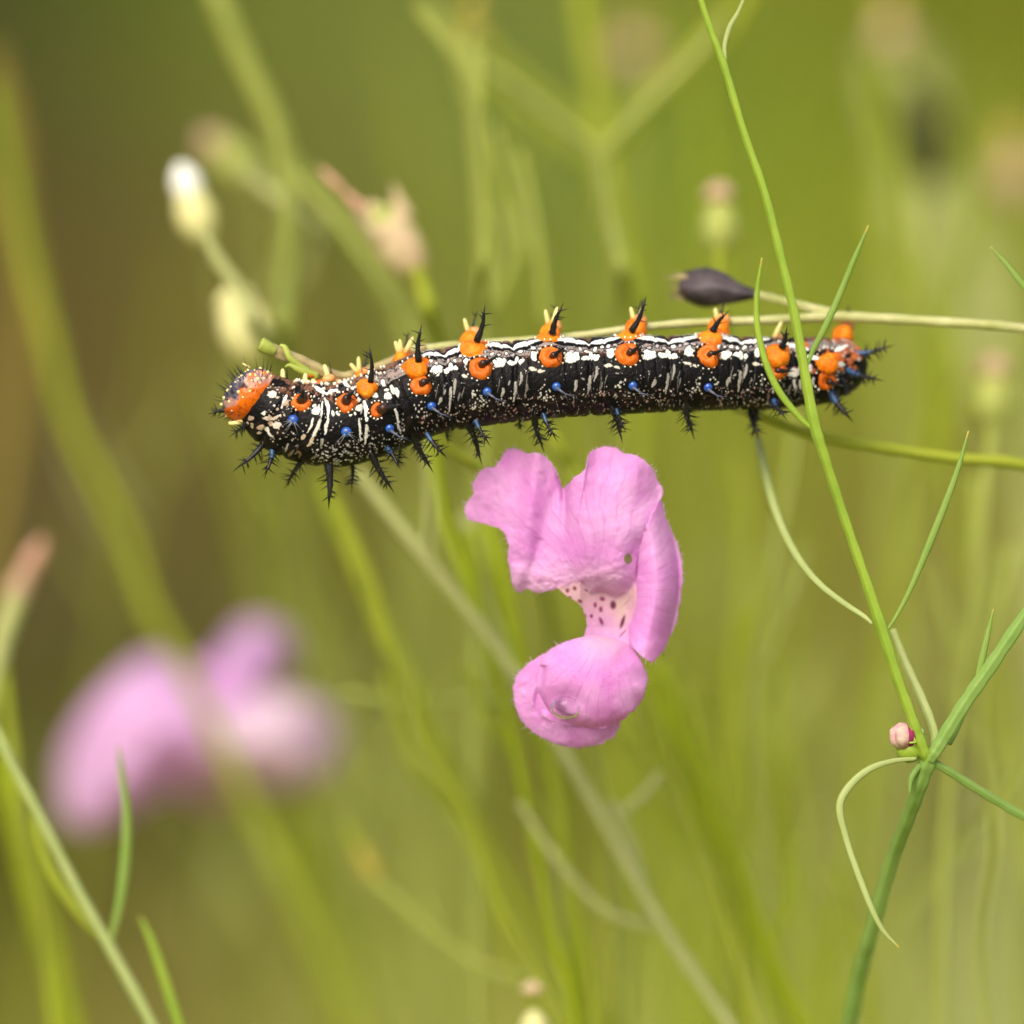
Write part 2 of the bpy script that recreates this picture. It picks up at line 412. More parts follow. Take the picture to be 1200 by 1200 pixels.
tan = np.stack([np.convolve(np.pad(tan[:, i], 20, mode='edge'), ker, 'valid') for i in range(2)], 1); tan /= np.linalg.norm(tan, axis=1)[:, None]
NRM = np.stack([tan[:, 1], -tan[:, 0]], 1)      # pixel space, pointing up (negative y)
NRM[NRM[:, 1] > 0] *= -1
DORS = 80.0
def sp_of(x, y):
    """pixel on the near flank -> (arc position, psi = angle from the back in degrees)"""
    i = int(np.argmin(np.hypot(C[:, 0] - x, C[:, 1] - y)))
    h = ((x - C[i, 0]) * NRM[i, 0] + (y - C[i, 1]) * NRM[i, 1]) / C[i, 3]
    phi = math.degrees(math.asin(max(-.999, min(.999, h))))
    return sv_[i], DORS - phi, i
def surf(i, psi, lift=0.0):
    """point and outward normal on the body, local frame"""
    ph = math.radians(DORS - psi); r = C[i, 3] / 100
    n = np.array([NRM[i, 0] * math.sin(ph), -NRM[i, 1] * math.sin(ph), -math.cos(ph)])
    return P(C[i, 0], C[i, 1], C[i, 2]) + n * (r + lift), n
def on(x, y, lift=0.0):
    s, psi, i = sp_of(x, y); return surf(i, psi, lift)

S2 = sv_[:, None] * np.ones((1, NP)); PHI = np.linspace(0, 360, NP, endpoint=False)[None, :] * np.ones((NS, 1))
PSI = (DORS - PHI + 180) % 360 - 180; APSI = np.abs(PSI)
RR = C[:, 3][:, None]; ARC = np.radians(APSI) * RR
colr = np.zeros((NS, NP, 3)); hgt = np.zeros((NS, NP))
fold = noise2(S2 / 5, np.radians(PSI) * RR / 5, 11, 5)
fine = noise2(S2 / 1.6, np.radians(PSI) * RR / 1.6, 21, 4)
def mixc(mask, c):
    global colr
    colr = colr * (1 - mask[..., None]) + np.array(c) * mask[..., None]
BLACK = (.006, .0055, .006); WHITE = srgb(236, 236, 226); GREYW = srgb(190, 188, 176); BROWN = srgb(150, 102, 72); BEIGE = srgb(188, 168, 142); LAV = srgb(176, 168, 168)
colr[:] = BLACK
# back: brown-grey with fine dark mottling
m_ = 1 / (1 + np.exp((APSI - 44) / 2.5)); front = 1 / (1 + np.exp(-(S2 - 150) / 10))
mixc(m_ * .8 * (fold > -.15) , srgb(140, 100, 78)); mixc(m_ * (fine > .35) * .8, BLACK)
mixc((APSI > 19) * (APSI < 44) * .6 * (fine > -.9) * front, srgb(168, 158, 152))
mixc((APSI > 17) * (APSI < 50) * (np.abs(fold) < .09) * 1.0, BLACK)
mixc((APSI > 100) * .12 * (fold > .1), srgb(90, 70, 70))
WU = noise2(S2 / 3.2, ARC / 3.2 + 40, 61, 3) * 1.5; WV = noise2(S2 / 3.2 + 90, ARC / 3.2, 62, 3) * 1.5
PASS = []
def blob(*a, **k): PASS.append((_blob, a, k))
def stroke(*a, **k): PASS.append((_stroke, a, k))
def window(s0, hw):
    a = max(0, int((s0 - hw) / SL * NS)); b = min(NS, int((s0 + hw) / SL * NS) + 2); return slice(a, b)
def _blob(x, y, rx, ry, c, ang=0, lift=.25, rim=0.0, edge=.5, sp=None, only=0):
    s0, psi0 = sp if sp else sp_of(x, y)[:2]; a0 = None
    w_ = window(s0, max(rx, ry) * 1.3 + rim + 2)
    r = C[w_, 3][:, None]; sc = max(.4, math.cos(math.radians(DORS - psi0)))
    wk = min(1, min(rx, ry) / 2.6)
    u = S2[w_] - s0 + WU[w_] * wk; v = (ARC[w_] - math.radians(psi0) * r) * sc + WV[w_] * wk
    ca, sa = math.cos(math.radians(ang)), math.sin(math.radians(ang)); uu = u * ca + v * sa; vv = -u * sa + v * ca
    q = np.sqrt((uu / rx) ** 2 + (vv / ry) ** 2) + fine[w_] * .10
    sz = min(rx, ry)
    if rim and only == 1:
        mk = np.clip((1 + rim / sz - q) * sz / edge, 0, 1)[..., None]; colr[w_] = colr[w_] * (1 - mk) + np.array(BLACK) * mk
    if only == 1: return
    mk = np.clip((1 - q) * sz / edge, 0, 1); colr[w_] = colr[w_] * (1 - mk[..., None]) + np.array(c) * mk[..., None]
    hgt[w_] = np.maximum(hgt[w_], lift * mk)
def _stroke(pts, wd, c, lift=.3, rim=0.0, taper=True, project=True, only=0):
    q = smooth_path([(*p, 0) for p in pts], 10)[:, :2] if len(pts) > 2 else np.linspace(pts[0], pts[-1], 12)
    SP = [sp_of(*p)[:2] for p in q]; n = len(SP)
    s_all = [a for a, b in SP]; lo, hi = min(s_all) - wd - rim - 2, max(s_all) + wd + rim + 2
    a = max(0, int(lo / SL * NS)); b = min(NS, int(hi / SL * NS) + 2); w_ = slice(a, b); r = C[w_, 3][:, None]
    best = np.full(S2[w_].shape, 1e9)
    for k in range(n - 1):
        (s0, p0), (s1, p1) = SP[k], SP[k + 1]
        sc = max(.4, math.cos(math.radians(DORS - (p0 + p1) / 2)))
        t = (k + .5) / n; hw = wd / 2 * ((.55 + .45 * math.sin(math.pi * min(1, t + .15))) if taper else 1)
        ax_, ay_ = s0, 0; 
        u = S2[w_] - s0 + WU[w_] * .35; v = (ARC[w_] - math.radians(p0) * r) * sc + WV[w_] * .35
        du = s1 - s0; dv = math.radians(p1 - p0) * float(C[min(a + (b - a) // 2, NS - 1), 3]) * sc
        tt = np.clip((u * du + v * dv) / (du * du + dv * dv + 1e-9), 0, 1)
        best = np.minimum(best, np.hypot(u - tt * du, v - tt * dv) - hw)
    best += (fine[w_] * .12 + fold[w_] * .1) * wd * .4
    if rim and only == 1:
        mk = np.clip((rim - best) / .5, 0, 1)[..., None]; colr[w_] = colr[w_] * (1 - mk) + np.array(BLACK) * mk
    if only == 1: return
    mk = np.clip(-best / .5, 0, 1); colr[w_] = colr[w_] * (1 - mk[..., None]) + np.array(c) * mk[..., None]
    hgt[w_] = np.maximum(hgt[w_], lift * mk)

# tubercle centres per segment: dorsal, lateral, far, blue
DT = [(432, 450, 12), (487, 427, 13.5), (556, 405, 15), (643, 394.5, 15), (737, 392.5, 15), (831, 394, 14.5), (911, 412, 14), (970, 421, 13)]
LT = [(355, 471, 12), (405, 472, 12.5), (443, 481, 9), (494, 452, 12), (563, 432, 14), (646, 419, 14.5), (736, 416, 15), (828, 418, 14.5), (905, 434, 13), (966, 446, 12)]
BL = [(345, 493, 7), (407, 507, 7), (457, 503, 6), (506, 477, 6), (571, 460, 6), (652, 454, 6), (741, 453, 6), (829, 455, 6)]

# segment template (measured between two tubercles): t along, h height / radius
xs_lat = [(494, 563), (563, 646), (646, 736), (736, 828), (828, 905)]
def seg_pt(x0, x1, t, y_):                      # y_ in pixels relative to axis at that x, for r = 44
    x = x0 + (x1 - x0) * t; i = int(np.argmin(np.abs(C[:, 0] - x))); k = C[i, 3] / 44
    return x, C[i, 1] + y_ * k
for j, (x0, x1) in enumerate(xs_lat):
    L = (x1 - x0) / 90
    J = lambda s=1.0: random.uniform(-s, s)
    # white dorsolateral line in two strokes, dipping between the tubercles
    dx0, dx1 = DT[j + 1][0], DT[j + 2][0]
    line = [seg_pt(dx0, dx1, t, y) for t, y in ((.10, -41.6), (.25, -41), (.38, -38.6), (.50, -37))]
    stroke(line, 5.6, WHITE, .5, rim=3.2)
    stroke([seg_pt(dx0, dx1, t, y) for t, y in ((.53, -37), (.64, -38.6), (.76, -40.5), (.88, -41.5))], 5.4, WHITE, .5, rim=3.2)
    # pale speckles under the line
    for t, y, rx, ry in ((.17, -32, 3.5, 3), (.26, -29, 4, 2.4), (.37, -31, 3, 2.6), (.46, -29, 4.5, 3), (.57, -30, 4, 3), (.66, -32, 3.5, 2.5), (.74, -33, 5, 3), (.83, -33, 4.5, 2.6)):
        blob(*seg_pt(x0, x1, t, y + J(1)), rx * L * .7 + J(.4), ry * .7 + J(.3), WHITE if random.random() < .45 else LAV, ang=J(35), rim=.9)
    # big blotches
    for t, y, rx, ry in ((.24, -21.5, 8, 6), (.31, -22, 5, 5), (.44, -20, 6, 3.2), (.51, -22.5, 3, 5.6), (.58, -20, 3.4, 3.6), (.77, -24.5, 5, 6)):
        blob(*seg_pt(x0, x1, t, y + J(.8)), rx * L + J(.5), ry + J(.5), srgb(232, 232, 222), ang=J(20), lift=.6, rim=1.3)
    for t, y, rx, ry, a in ((.74, -11, 5.5, 2.2, 14), (.86, -8, 5, 2, 14)):
        blob(*seg_pt(x0, x1, t, y), rx * L, ry, srgb(205, 198, 182), ang=a, rim=.5)
    # vertical strokes on the black flank
    for t, a_, b_, wd, cc in ((.50, 0, 22, 3.8, srgb(168, 164, 156)), (.585, -9, 6, 3.4, srgb(150, 146, 140)), (.33, 7, 15, 4.2, srgb(160, 156, 148)), (.66, 6, 15, 2.4, srgb(110, 106, 102)), (.42, 2, 4, 2.4, srgb(150, 148, 140))):
        stroke([seg_pt(x0, x1, t + J(.012), a_ + J(2)), seg_pt(x0, x1, t - .01 + J(.01), (a_ + b_) / 2), seg_pt(x0, x1, t - .03, b_ + J(2))], wd, cc, .3)
    # granules: clusters of raised white dots
    for k in range(26):
        t = random.choice([random.uniform(-.16, .16), random.uniform(.8, 1.1)]); blob(*seg_pt(x0, x1, t, random.uniform(6, 25)), *([random.uniform(.9, 1.6)] * 2), GREYW, lift=.8)
    for t, a_, b_ in random.sample([(.27, -3, 8), (.38, -5, 12), (.545, -6, 18), (.65, -4, 20), (.72, 0, 14)], 3):
        stroke([seg_pt(x0, x1, t + J(.01), a_ + J(2)), seg_pt(x0, x1, t - .015 + J(.015), (a_ + b_) / 2 + J(2)), seg_pt(x0, x1, t - .03, b_ + J(3))], random.uniform(.9, 1.5), srgb(120, 116, 110), .3)
    for k in range(34):
        blob(*seg_pt(x0, x1, random.random(), random.uniform(-36, 24)), random.uniform(.6, 1.0), random.uniform(.6, 1.0), random.choice([WHITE, GREYW, LAV]), lift=.7)
    for k in range(90):
        blob(*seg_pt(x0, x1, random.random(), random.uniform(18, 44)), random.uniform(.7, 1.6), random.uniform(.7, 1.5), random.choice([srgb(190, 184, 176), srgb(140, 120, 116), srgb(120, 100, 96), srgb(176, 140, 130)]), lift=.6)
    stroke([seg_pt(x0, x1, -.06, 27), seg_pt(x0, x1, .07, 27.5)], 2, srgb(70, 52, 38), .2)
# rear of the body
for k in range(26):
    x = random.uniform(940, 1008); i = int(np.argmin(np.abs(C[:, 0] - x))); y = C[i, 1] + random.uniform(-.98, .25) * C[i, 3]
    blob(x, y, random.uniform(3, 7), random.uniform(3, 6), random.choice([srgb(176, 92, 44), srgb(150, 84, 56), srgb(196, 110, 52)]), ang=random.uniform(0, 90), lift=.6)
for k in range(150):
    x = random.uniform(915, 1006); i = int(np.argmin(np.abs(C[:, 0] - x))); y = C[i, 1] + random.uniform(-.95, .95) * C[i, 3]
    up = y < C[i, 1] + 6
    blob(x, y, random.uniform(1, 3.2 if up else 1.8), random.uniform(1, 2.4), random.choice([srgb(170, 110, 80), srgb(200, 190, 180), srgb(150, 90, 66)]) if up else srgb(110, 100, 96), ang=random.uniform(0, 90), lift=.4)
for a, b, wd in (((922, 404), (946, 410), 6), ((946, 419), (958, 421), 6), ((978, 412), (992, 405), 5), ((988, 398), (1000, 400), 6)): stroke([a, b], wd, WHITE, .5, rim=1.2)
for x, y, rx, ry in ((930, 437, 6, 5), (938, 432, 5, 4), (977, 437, 5, 4), (985, 428, 5, 3), (930, 450, 2, 6), (937, 452, 2, 7), (952, 448, 2, 6), (947, 432, 4, 6)): blob(x, y, rx, ry, srgb(210, 205, 198), lift=.5, rim=1)
for x in (925, 933, 941): stroke([(x, 452), (x - 3, 464)], 2.4, srgb(130, 126, 120), .3)
# thorax, traced: strokes curved round the folds
Z = lambda u, v: (330 + u / 8.57, 420 + v / 8.57)
for pts, wd, cc in (
    ([(60, 370), (40, 430), (10, 500)], 4.6, WHITE), ([(445, 400), (480, 500), (470, 600)], 5.4, WHITE), ([(475, 620), (455, 700), (440, 770)], 4.4, srgb(215, 212, 200)),
    ([(420, 440), (410, 560), (405, 600)], 3.2, WHITE), ([(400, 620), (360, 720), (320, 800)], 4.4, srgb(205, 203, 190)), ([(320, 800), (300, 850), (270, 880)], 4.4, BEIGE),
    ([(325, 610), (310, 680), (270, 750)], 3.0, srgb(215, 210, 200)), ([(240, 780), (215, 815)], 5, BEIGE),
    ([(840, 440), (855, 520), (850, 590)], 5.0, WHITE), ([(862, 605), (864, 635)], 4, WHITE), ([(865, 680), (862, 760), (845, 860)], 4.2, srgb(205, 203, 190)),
    ([(785, 610), (795, 700), (800, 830)], 3.0, srgb(205, 203, 195)), ([(410, 820), (412, 860), (400, 900)], 3.4, srgb(170, 166, 156)),
    ([(1145, 510), (1165, 580), (1180, 660)], 3.4, srgb(215, 212, 205)), ([(1175, 660), (1200, 760)], 3, srgb(180, 176, 170)),
    ([(60, 890), (35, 950)], 2.6, srgb(170, 160, 150)), ([(170, 930), (200, 960), (190, 1000)], 3, srgb(130, 100, 84)), ([(360, 980), (300, 1010)], 3.4, srgb(120, 108, 96)), ([(80, 980), (130, 920)], 3, srgb(130, 110, 96)),
    ([(600, 220), (660, 270), (740, 290)], 5, WHITE), ([(340, 290), (420, 340), (450, 350)], 5.5, WHITE), ([(460, 340), (560, 320)], 5, WHITE), ([(800, 560), (850, 420)], 2, LAV)):
    stroke([Z(*p) for p in pts], wd, cc, .5, rim=1.0)
for u, v, rx, ry in ((350, 530, 5, 4.4), (525, 560, 2.8, 4), (575, 555, 2.6, 3.4), (780, 500, 5.4, 4.2), (1080, 385, 4.6, 5), (1110, 310, 3, 6), (1165, 350, 3, 6.5), (925, 370, 3, 3), (955, 368, 2, 4), (700, 575, 2.6, 1.8), (750, 565, 2, 2.4), (330, 480, 3, 2.4), (385, 500, 2, 4),
                      (760, 370, 2.6, 2), (780, 420, 3, 2.6), (1020, 250, 2.6, 5), (1060, 320, 3, 2)):
    blob(*Z(u, v), rx, ry, srgb(225, 225, 212), lift=.6, rim=.9)
for k in range(210):
    x = random.uniform(365, 475); i = int(np.argmin(np.abs(C[:, 0] - x))); y = C[i, 1] + random.uniform(.42, .97) * C[i, 3]
    blob(x, y, random.uniform(.7, 1.5), random.uniform(.7, 1.4), random.choice([srgb(205, 202, 196), srgb(160, 156, 150)]), lift=.8)
for k in range(60):
    x = random.uniform(345, 480); i = int(np.argmin(np.abs(C[:, 0] - x))); y = C[i, 1] + random.uniform(-.9, .4) * C[i, 3]
    blob(x, y, random.uniform(.7, 1.3), random.uniform(.7, 1.3), GREYW, lift=.7)
for k in range(90):
    x = random.uniform(312, 350); i = int(np.argmin(np.abs(C[:, 0] - x))); y = C[i, 1] + random.uniform(-.75, .9) * C[i, 3]
    blob(x, y, random.uniform(.7, 1.5), random.uniform(.7, 1.3), random.choice([GREYW, BEIGE, srgb(150, 140, 130)]), lift=.7)
# neck: diagonal rows of beige marks
Zb = lambda u, v: (240 + u / 10.91, 410 + v / 10.91)
for u, v, rx, ry, a in ((760, 820, 3.2, 2.6, 40), (600, 880, 4.6, 2.4, 35), (825, 880, 7, 2.8, 40), (915, 870, 6.5, 1.8, 50), (860, 960, 3.4, 3, 40), (720, 990, 5.5, 2.6, 45), (615, 970, 2.6, 2.6, 0), (795, 1030, 3.4, 2.6, 50), (930, 970, 5, 4, 50),
                         (840, 1085, 5, 2.4, 10), (690, 1050, 3.4, 2, 40), (560, 940, 2, 1.6, 0), (940, 765, 2, 2, 0), (980, 845, 1.6, 1.6, 0), (905, 725, 2, 1.4, 0), (1040, 690, 2.4, 6.5, -28), (1075, 720, 1.4, 3, 0), (880, 580, 5, 4, 20), (950, 610, 2, 2, 0)):
    blob(*Zb(u, v), rx, ry, random.choice([srgb(186, 170, 150), srgb(206, 200, 188), srgb(168, 146, 124)]), ang=-a, lift=.6, rim=.6)
for f_, a_, k_ in PASS:
    if k_.get('rim'): f_(*a_, only=1, **k_)
for f_, a_, k_ in PASS: f_(*a_, **k_)
blob, stroke = _blob, _stroke
# black halos and skin round tubercles
for x, y, r in DT[1:]: blob(x, y, r + .5, r * .6, srgb(214, 104, 12), lift=0)
for x, y, r in LT: blob(x, y, r + 2.5, r + 2.5, BLACK, lift=0)
for x, y, r in BL: blob(x, y, r + 3, r + 3, BLACK, lift=0)

# folds between and across segments
disp = hgt * .9
bounds = [325, 345, 381, 425, 466, 527, 604, 691, 784, 868, 938, 979]
for bx in bounds:
    s0 = np.interp(bx, C[:, 0], sv_); disp -= 3.0 * np.exp(-((S2 - s0 + 1.5 * fold) / 2.8) ** 2)
for k, bx in enumerate(bounds[4:-2]):
    nx_ = bounds[5 + k]
    for f in (.2, .68, .84):
        s0 = np.interp(bx + (nx_ - bx) * f, C[:, 0], sv_); disp -= 1.3 * np.exp(-((S2 - s0 - 1.2 * fold) / 1.3) ** 2)
for x, y, r in DT[1:]:
    s0, p0, _ = sp_of(x, y); disp += 3.0 * np.exp(-((S2 - s0) / 16) ** 2 - ((ARC - math.radians(p0) * RR) / 16) ** 2)
disp += .35 * fold + .12 * fine
endf = np.clip(np.minimum(sv_, SL - sv_) / 12, 0, 1)[:, None]; disp *= endf

ph = np.radians(PHI); rad = (RR + disp) / 100
base = np.array([P(c[0], c[1], c[2]) for c in C])
NX = NRM[:, 0][:, None] * np.sin(ph); NY = -NRM[:, 1][:, None] * np.sin(ph); NZ = -np.cos(ph)
V = np.stack([base[:, 0:1] + NX * rad, base[:, 1:2] + NY * rad, base[:, 2:3] + NZ * rad], -1).reshape(-1, 3)
cat = thing('caterpillar', 'black caterpillar with orange and blue tubercles and white marks gripping the twig', 'caterpillar', P(640, 445, 0))
me = bpy.data.meshes.new('body')
ii = np.arange(NS - 1)[:, None] * NP; jj = np.arange(NP)[None, :]; j2 = (jj + 1) % NP
Q = np.stack([ii + jj, ii + j2, ii + NP + j2, ii + NP + jj], -1).reshape(-1, 4)
me.vertices.add(len(V)); me.vertices.foreach_set('co', (W(V) - np.array(cat['_o'])).ravel())
me.loops.add(Q.size); me.loops.foreach_set('vertex_index', Q.ravel().astype(np.int32))
me.polygons.add(len(Q)); me.polygons.foreach_set('loop_start', np.arange(len(Q), dtype=np.int32) * 4)
me.update(calc_edges=True)
me.polygons.foreach_set('use_smooth', np.ones(len(Q), bool))
at = me.color_attributes.new('col', 'FLOAT_COLOR', 'POINT'); at.data.foreach_set('color', np.concatenate([colr.reshape(-1, 3), np.ones((NS * NP, 1))], 1).astype(np.float32).ravel())
me.materials.append(M['body'])
ob = bpy.data.objects.new('body', me); COL.objects.link(ob); ob.parent = cat

# --- spines
def spine(parent, a, b, r0, nb=12, bl=.12, mats=('black',), split=None, bend=.06, name='spine', tipsharp=True, thick=1.0):
    """a branched scolus from a to b (local points) with side bristles"""
    a = np.asarray(a, float); b = np.asarray(b, float); t = b - a; L = np.linalg.norm(t); u = t / L
    side = np.cross(u, [0, 0, 1.0]); side /= np.linalg.norm(side) + 1e-9; oth = np.cross(u, side)
    sg = random.choice([-1, 1]); n = 9
    pts = [a + t * q + side * sg * bend * L * math.sin(q * math.pi) for q in np.linspace(-.12, 1, n)]
    rr = [r0 * (1.15 - .75 * q ** .8) * (1 + .12 * math.sin(q * 17 + L * 30)) for q in np.linspace(0, 1, n - 1)] + [r0 * .08]
    mb = MB(); mi = 0
    if split: mi = [1 if i < split * n else 0 for i in range(n)]
    mb.tube(pts, rr, 9, mi=mi)
    for k in range(nb):
        q = random.uniform(.22, .95) if k > 1 else .9; i = min(int((q + .12) / 1.12 * (n - 1)), n - 1); p = pts[i]
        an = random.uniform(0, 6.283); dr = side * math.cos(an) + oth * math.sin(an)
        ln = bl * random.uniform(.6, 1.25) * (1.1 - .3 * q)
        dv = dr * .9 + u * random.uniform(.15, .6); dv /= np.linalg.norm(dv)
        mb.cone(p + dr * rr[i] * .3, p + dv * (ln * 1.15 + rr[i]), .0095 * thick, 4)
    mb.cone(pts[-2], b + u * bl * .9, r0 * .32, 5)
    return mb.build(name, list(mats) if not split else [mats[0], mats[1]], parent)

nubs = MB()
def dome(r, h, n=9, base=.85):
    pr = [(r * 1.02, -h * .6)]
    for i in range(n + 1):
        q = i / n * math.pi / 2; pr.append((r * math.cos(q) ** .8 + 1e-3, h * math.sin(q)))
    return pr
def tubercle(x, y, r, matn, h=.8, ring=True, lift=0.0, sq=1.0, tilt=None, cup=False):
    p, n = on(x, y, lift)
    ax = n if tilt is None else n + np.array(tilt)
    R1 = r / 100
    if tilt is not None: p = p + n * .05 + np.array([0, -.045, -.09])
    pr = dome(R1, R1 * h) if not cup else [(R1 * a_, R1 * b_) for a_, b_ in ((1.04, -.5), (1.03, 0), (.99, .18), (.9, .36), (.78, .5), (.64, .56), (.5, .54), (.42, .48), (.34, .4), (.1, .34))]
    jit = np.array([random.uniform(-.02, .02), random.uniform(-.015, .015), 0])
    mb = MB(); mb.lathe(p + jit - n * .03 - (np.array([0, .03, 0]) if tilt is not None else 0), np.asarray(ax) + np.array([random.uniform(-.2, .2), random.uniform(-.12, .12), 0]), pr, 36, wob=.045, sq=sq)
    vv = mb.v[-1]; cc = vv.mean(0); nzv = noise2(vv[:, 0] * 22 + x, vv[:, 1] * 22 + vv[:, 2] * 15, 5, 3); n3 = noise2(vv[:, 0] * 70 + x, vv[:, 1] * 70 + vv[:, 2] * 50, 6, 2); vv += (vv - cc) * (nzv * .13 + n3 * .07)[:, None]
    ob = mb.build('tubercle', matn, cat)
    if ring:
        s0, psi0, i0 = sp_of(x, y)
        for k in range(15):
            q = k / 15 * 6.283 + .2; 
            if random.random() < .2: continue
            ds = (r + 1.5) * math.cos(q); da = (r + 1.5) * math.sin(q)
            i = int(np.clip(i0 + ds / SL * NS, 1, NS - 2)); pp, nn = surf(i, psi0 + math.degrees(da / C[i0, 3]), .005)
            nubs.lathe(pp, nn, [(.013, -.01), (.012, .015), (.006, .028)], 6)
    return ob, p, n

up = np.array([0, 1.0, 0])
# dorsal near row with black spines
for (x, y, r), tipp in zip(DT, [(433, 411), (493.5, 386), (567, 363), (658, 361), (755, 353), (850, 369), (921, 388), None]):
    t, p, n = tubercle(x, y, r, 'orange', .62, sq=.92, tilt=(0, 0, -1.0))
    if tipp:
        b = P(*tipp, p[2] - .12); a = p + np.array([.05, r / 100 * .55, -.03])
        spine(t, a, b, .042 if r > 12 else .035, 7, .10)
# far row, showing over the back, with pale cones
FT = [(422, 436, 9, [(413, 434, 410.5, 426), (420, 434, 420, 418)]), (470, 414, 11, [(463, 409, 463, 400), (469, 408, 468.5, 398), (484, 406, 484, 395)]),
      (551, 391, 14, [(545, 380, 544, 373)]), (645, 383, 15, [(639, 372, 639, 363), (652, 370, 653, 360)]), (745, 377, 15, [(739, 368, 739, 360), (753, 368, 754, 359)]),
      (842, 376, 15, [(838, 367, 838, 361)]), (906, 397, 11, [(908, 392, 916, 377)]), (988, 383, 14, [])]
for x, y, r, cones in FT:
    i = int(np.argmin(np.abs(C[:, 0] - x))); p, n = surf(i, -20)
    tgt = P(x, y + r * .3, C[i, 2] + .22); mb = MB(); ax = up + np.array([0, 0, .35])
    mb.lathe(tgt - ax * .06, ax, dome(r / 100, r / 100 * .95), 24, wob=.06, sq=.85)
    t = mb.build('tubercle', 'orange', cat)
    mb = MB(); mb.lathe(tgt + np.array([.05, r / 100 * .35, .06]), up, dome(r / 100 * .6, r / 100 * .55), 16, wob=.08); mb.build('tubercle_cap', 'peach', t)
    for cx, cy, tx, ty in cones:
        mb = MB(); a = P(cx, cy + 4, C[i, 2] + .2) * .35 + (tgt + np.array([0, .02, 0])) * .65; b = P(tx, ty, C[i, 2] + .15)
        mb.tube([a, a * .6 + b * .4, a * .15 + b * .85, b], [.033, .028, .022, .008], 8); mb.build('cone', 'paleyellow', t)
    spine(t, tgt + np.array([.03, r / 100 * .6, .1]), tgt + np.array([.06 + .03 * random.random(), r / 100 * .6 + .2, .16]), .02, 4, .08)
# far cones on the thorax
for cx, cy, tx, ty, r in ((332, 450, 331, 432, 6), (357, 453, 358, 437, 5), (365, 452, 368, 444, 5), (385, 444, 380, 427, 6), (346, 454, 346, 445, 3)):
    a = P(cx, cy, .02); b = P(tx, ty, .02); mb = MB(); mb.lathe(a, b - a, dome(r / 100 * 1.3, r / 100 * .9), 14); t = mb.build('tubercle', 'peach' if cx != 332 else 'paleyellow', cat)
    mb = MB(); mb.tube([a, a * .6 + b * .4, a * .15 + b * .85, b], [.036, .03, .024, .008], 8); mb.build('cone', 'paleyellow', t)
    mb = MB(); mb.cone(a + np.array([.04, 0, .06]), b + np.array([.05, .04 + .04 * random.random(), .1]), .014); mb.build('hair', 'black', t)
for x, y, r in ((375, 448, 8), (364, 436, 6), (396, 446, 6), (402, 451, 5)):
    mb = MB(); mb.lathe(P(x, y + 3, .1), up, dome(r / 100, r / 100 * .8), 14, wob=.1); mb.build('tubercle', 'orange2' if x in (375, 364) else 'peach', cat)
# lateral row
LS = [((355, 470), (355, 457), .048), ((407, 471), (414, 459), .045), ((449, 480), (468, 474), .05), ((497, 450), (512, 438), .036), ((566, 429), (582, 417), .036),
      ((648, 420), (662, 407), .034), ((738, 416), (751, 403), .034), ((832, 418), (849, 410), .034), ((910, 436), (927, 435), .036), ((970, 447), (988, 452), .034)]
for (x, y, r), (a, b, sr) in zip(LT, LS):
    t, p, n = tubercle(x, y, r, 'orange2', .5, cup=True)
    # dark socket and the spine leaning out towards the viewer and up
    pa, na = on(*a); pa = pa + na * r / 100 * .2
    mb = MB(); mb.lathe(pa, na + np.array([.3, .3, 0]), dome(sr * 1.3, sr * 1.9), 14); mb.build('socket', 'spinebrown', t)
    pb = P(b[0], b[1], pa[2] - .16)
    spine(t, pa, pb, sr, 6, .09, bend=.03)
# blue knobs each with a thin forked spine
for k, (x, y, r) in enumerate(BL):
    p, n = on(x, y); mb = MB(); mb.lathe(p - n * .02, n, dome(r / 100 * .92, r / 100 * .9), 18)
    t = mb.build('blue_tubercle', 'blue', cat)
    if k >= 2:
        mb = MB(); q = p + n * .05; e = q + np.array([.10, -.07, -.05])
        mb.tube([q, e], [.02, .009], 6); 
        for dx, dy in ((.16, -.03), (.05, -.13), (.2, -.08)): mb.cone(e, e + np.array([dx, dy, -.03]), .006, 4)
        mb.build('spine', 'bluegrey', t)
    else:
        mb = MB()
        for q in range(7):
            an = random.uniform(0, 6.28); mb.cone(p + n * .02, p + n * .12 + np.array([math.cos(an) * .14, math.sin(an) * .14 - .08, 0]), .008, 4)
        mb.build('hair', 'hair', t)
# ventral spines
VS = [  # base, tip, base radius, depth, blue?
 ((306, 526), (279, 547), .042, -.10, 0), ((319, 528), (312, 553), .042, -.25, 1), ((357, 542), (337, 567), .04, .1, 0), ((384, 545), (385, 588), .06, -.18, 0),
 ((413, 542), (412, 570), .035, .2, 0), ((437, 534), (458, 570), .055, -.12, 0), ((453, 526), (466, 545), .04, -.38, 1), ((470, 518), (466, 543), .03, .25, 0),
 ((487, 514), (504, 546), .055, -.08, 0), ((500, 508), (519, 531), .038, -.34, 1), ((524, 502), (525, 517), .026, .25, 0),
 ((547, 497), (562, 537), .055, -.05, 0), ((557, 493), (571, 516), .038, -.34, 1), ((609, 489), (611, 503), .024, .25, 0),
 ((626, 488), (636, 523), .05, -.02, 0), ((636, 486), (650, 511), .036, -.34, 1), ((716, 479), (727, 511), .055, -.05, 0), ((722, 480), (731, 500), .032, -.3, 1),
 ((803, 474), (812, 507), .055, .1, 0), ((880, 474), (888, 509), .05, .3, 0), ((886, 478), (884, 500), .04, .5, 0),
 ((905, 470), (919, 487), .04, .0, 1), ((972, 462), (995, 488), .058, .3, 1), ((990, 434), (1028, 444), .046, .45, 1), ((1002, 412), (1040, 406), .042, .62, 1),
 ((985, 447), (993, 462), .03, .2, 0), ((296, 498), (275, 508), .034, -.1, 0)]
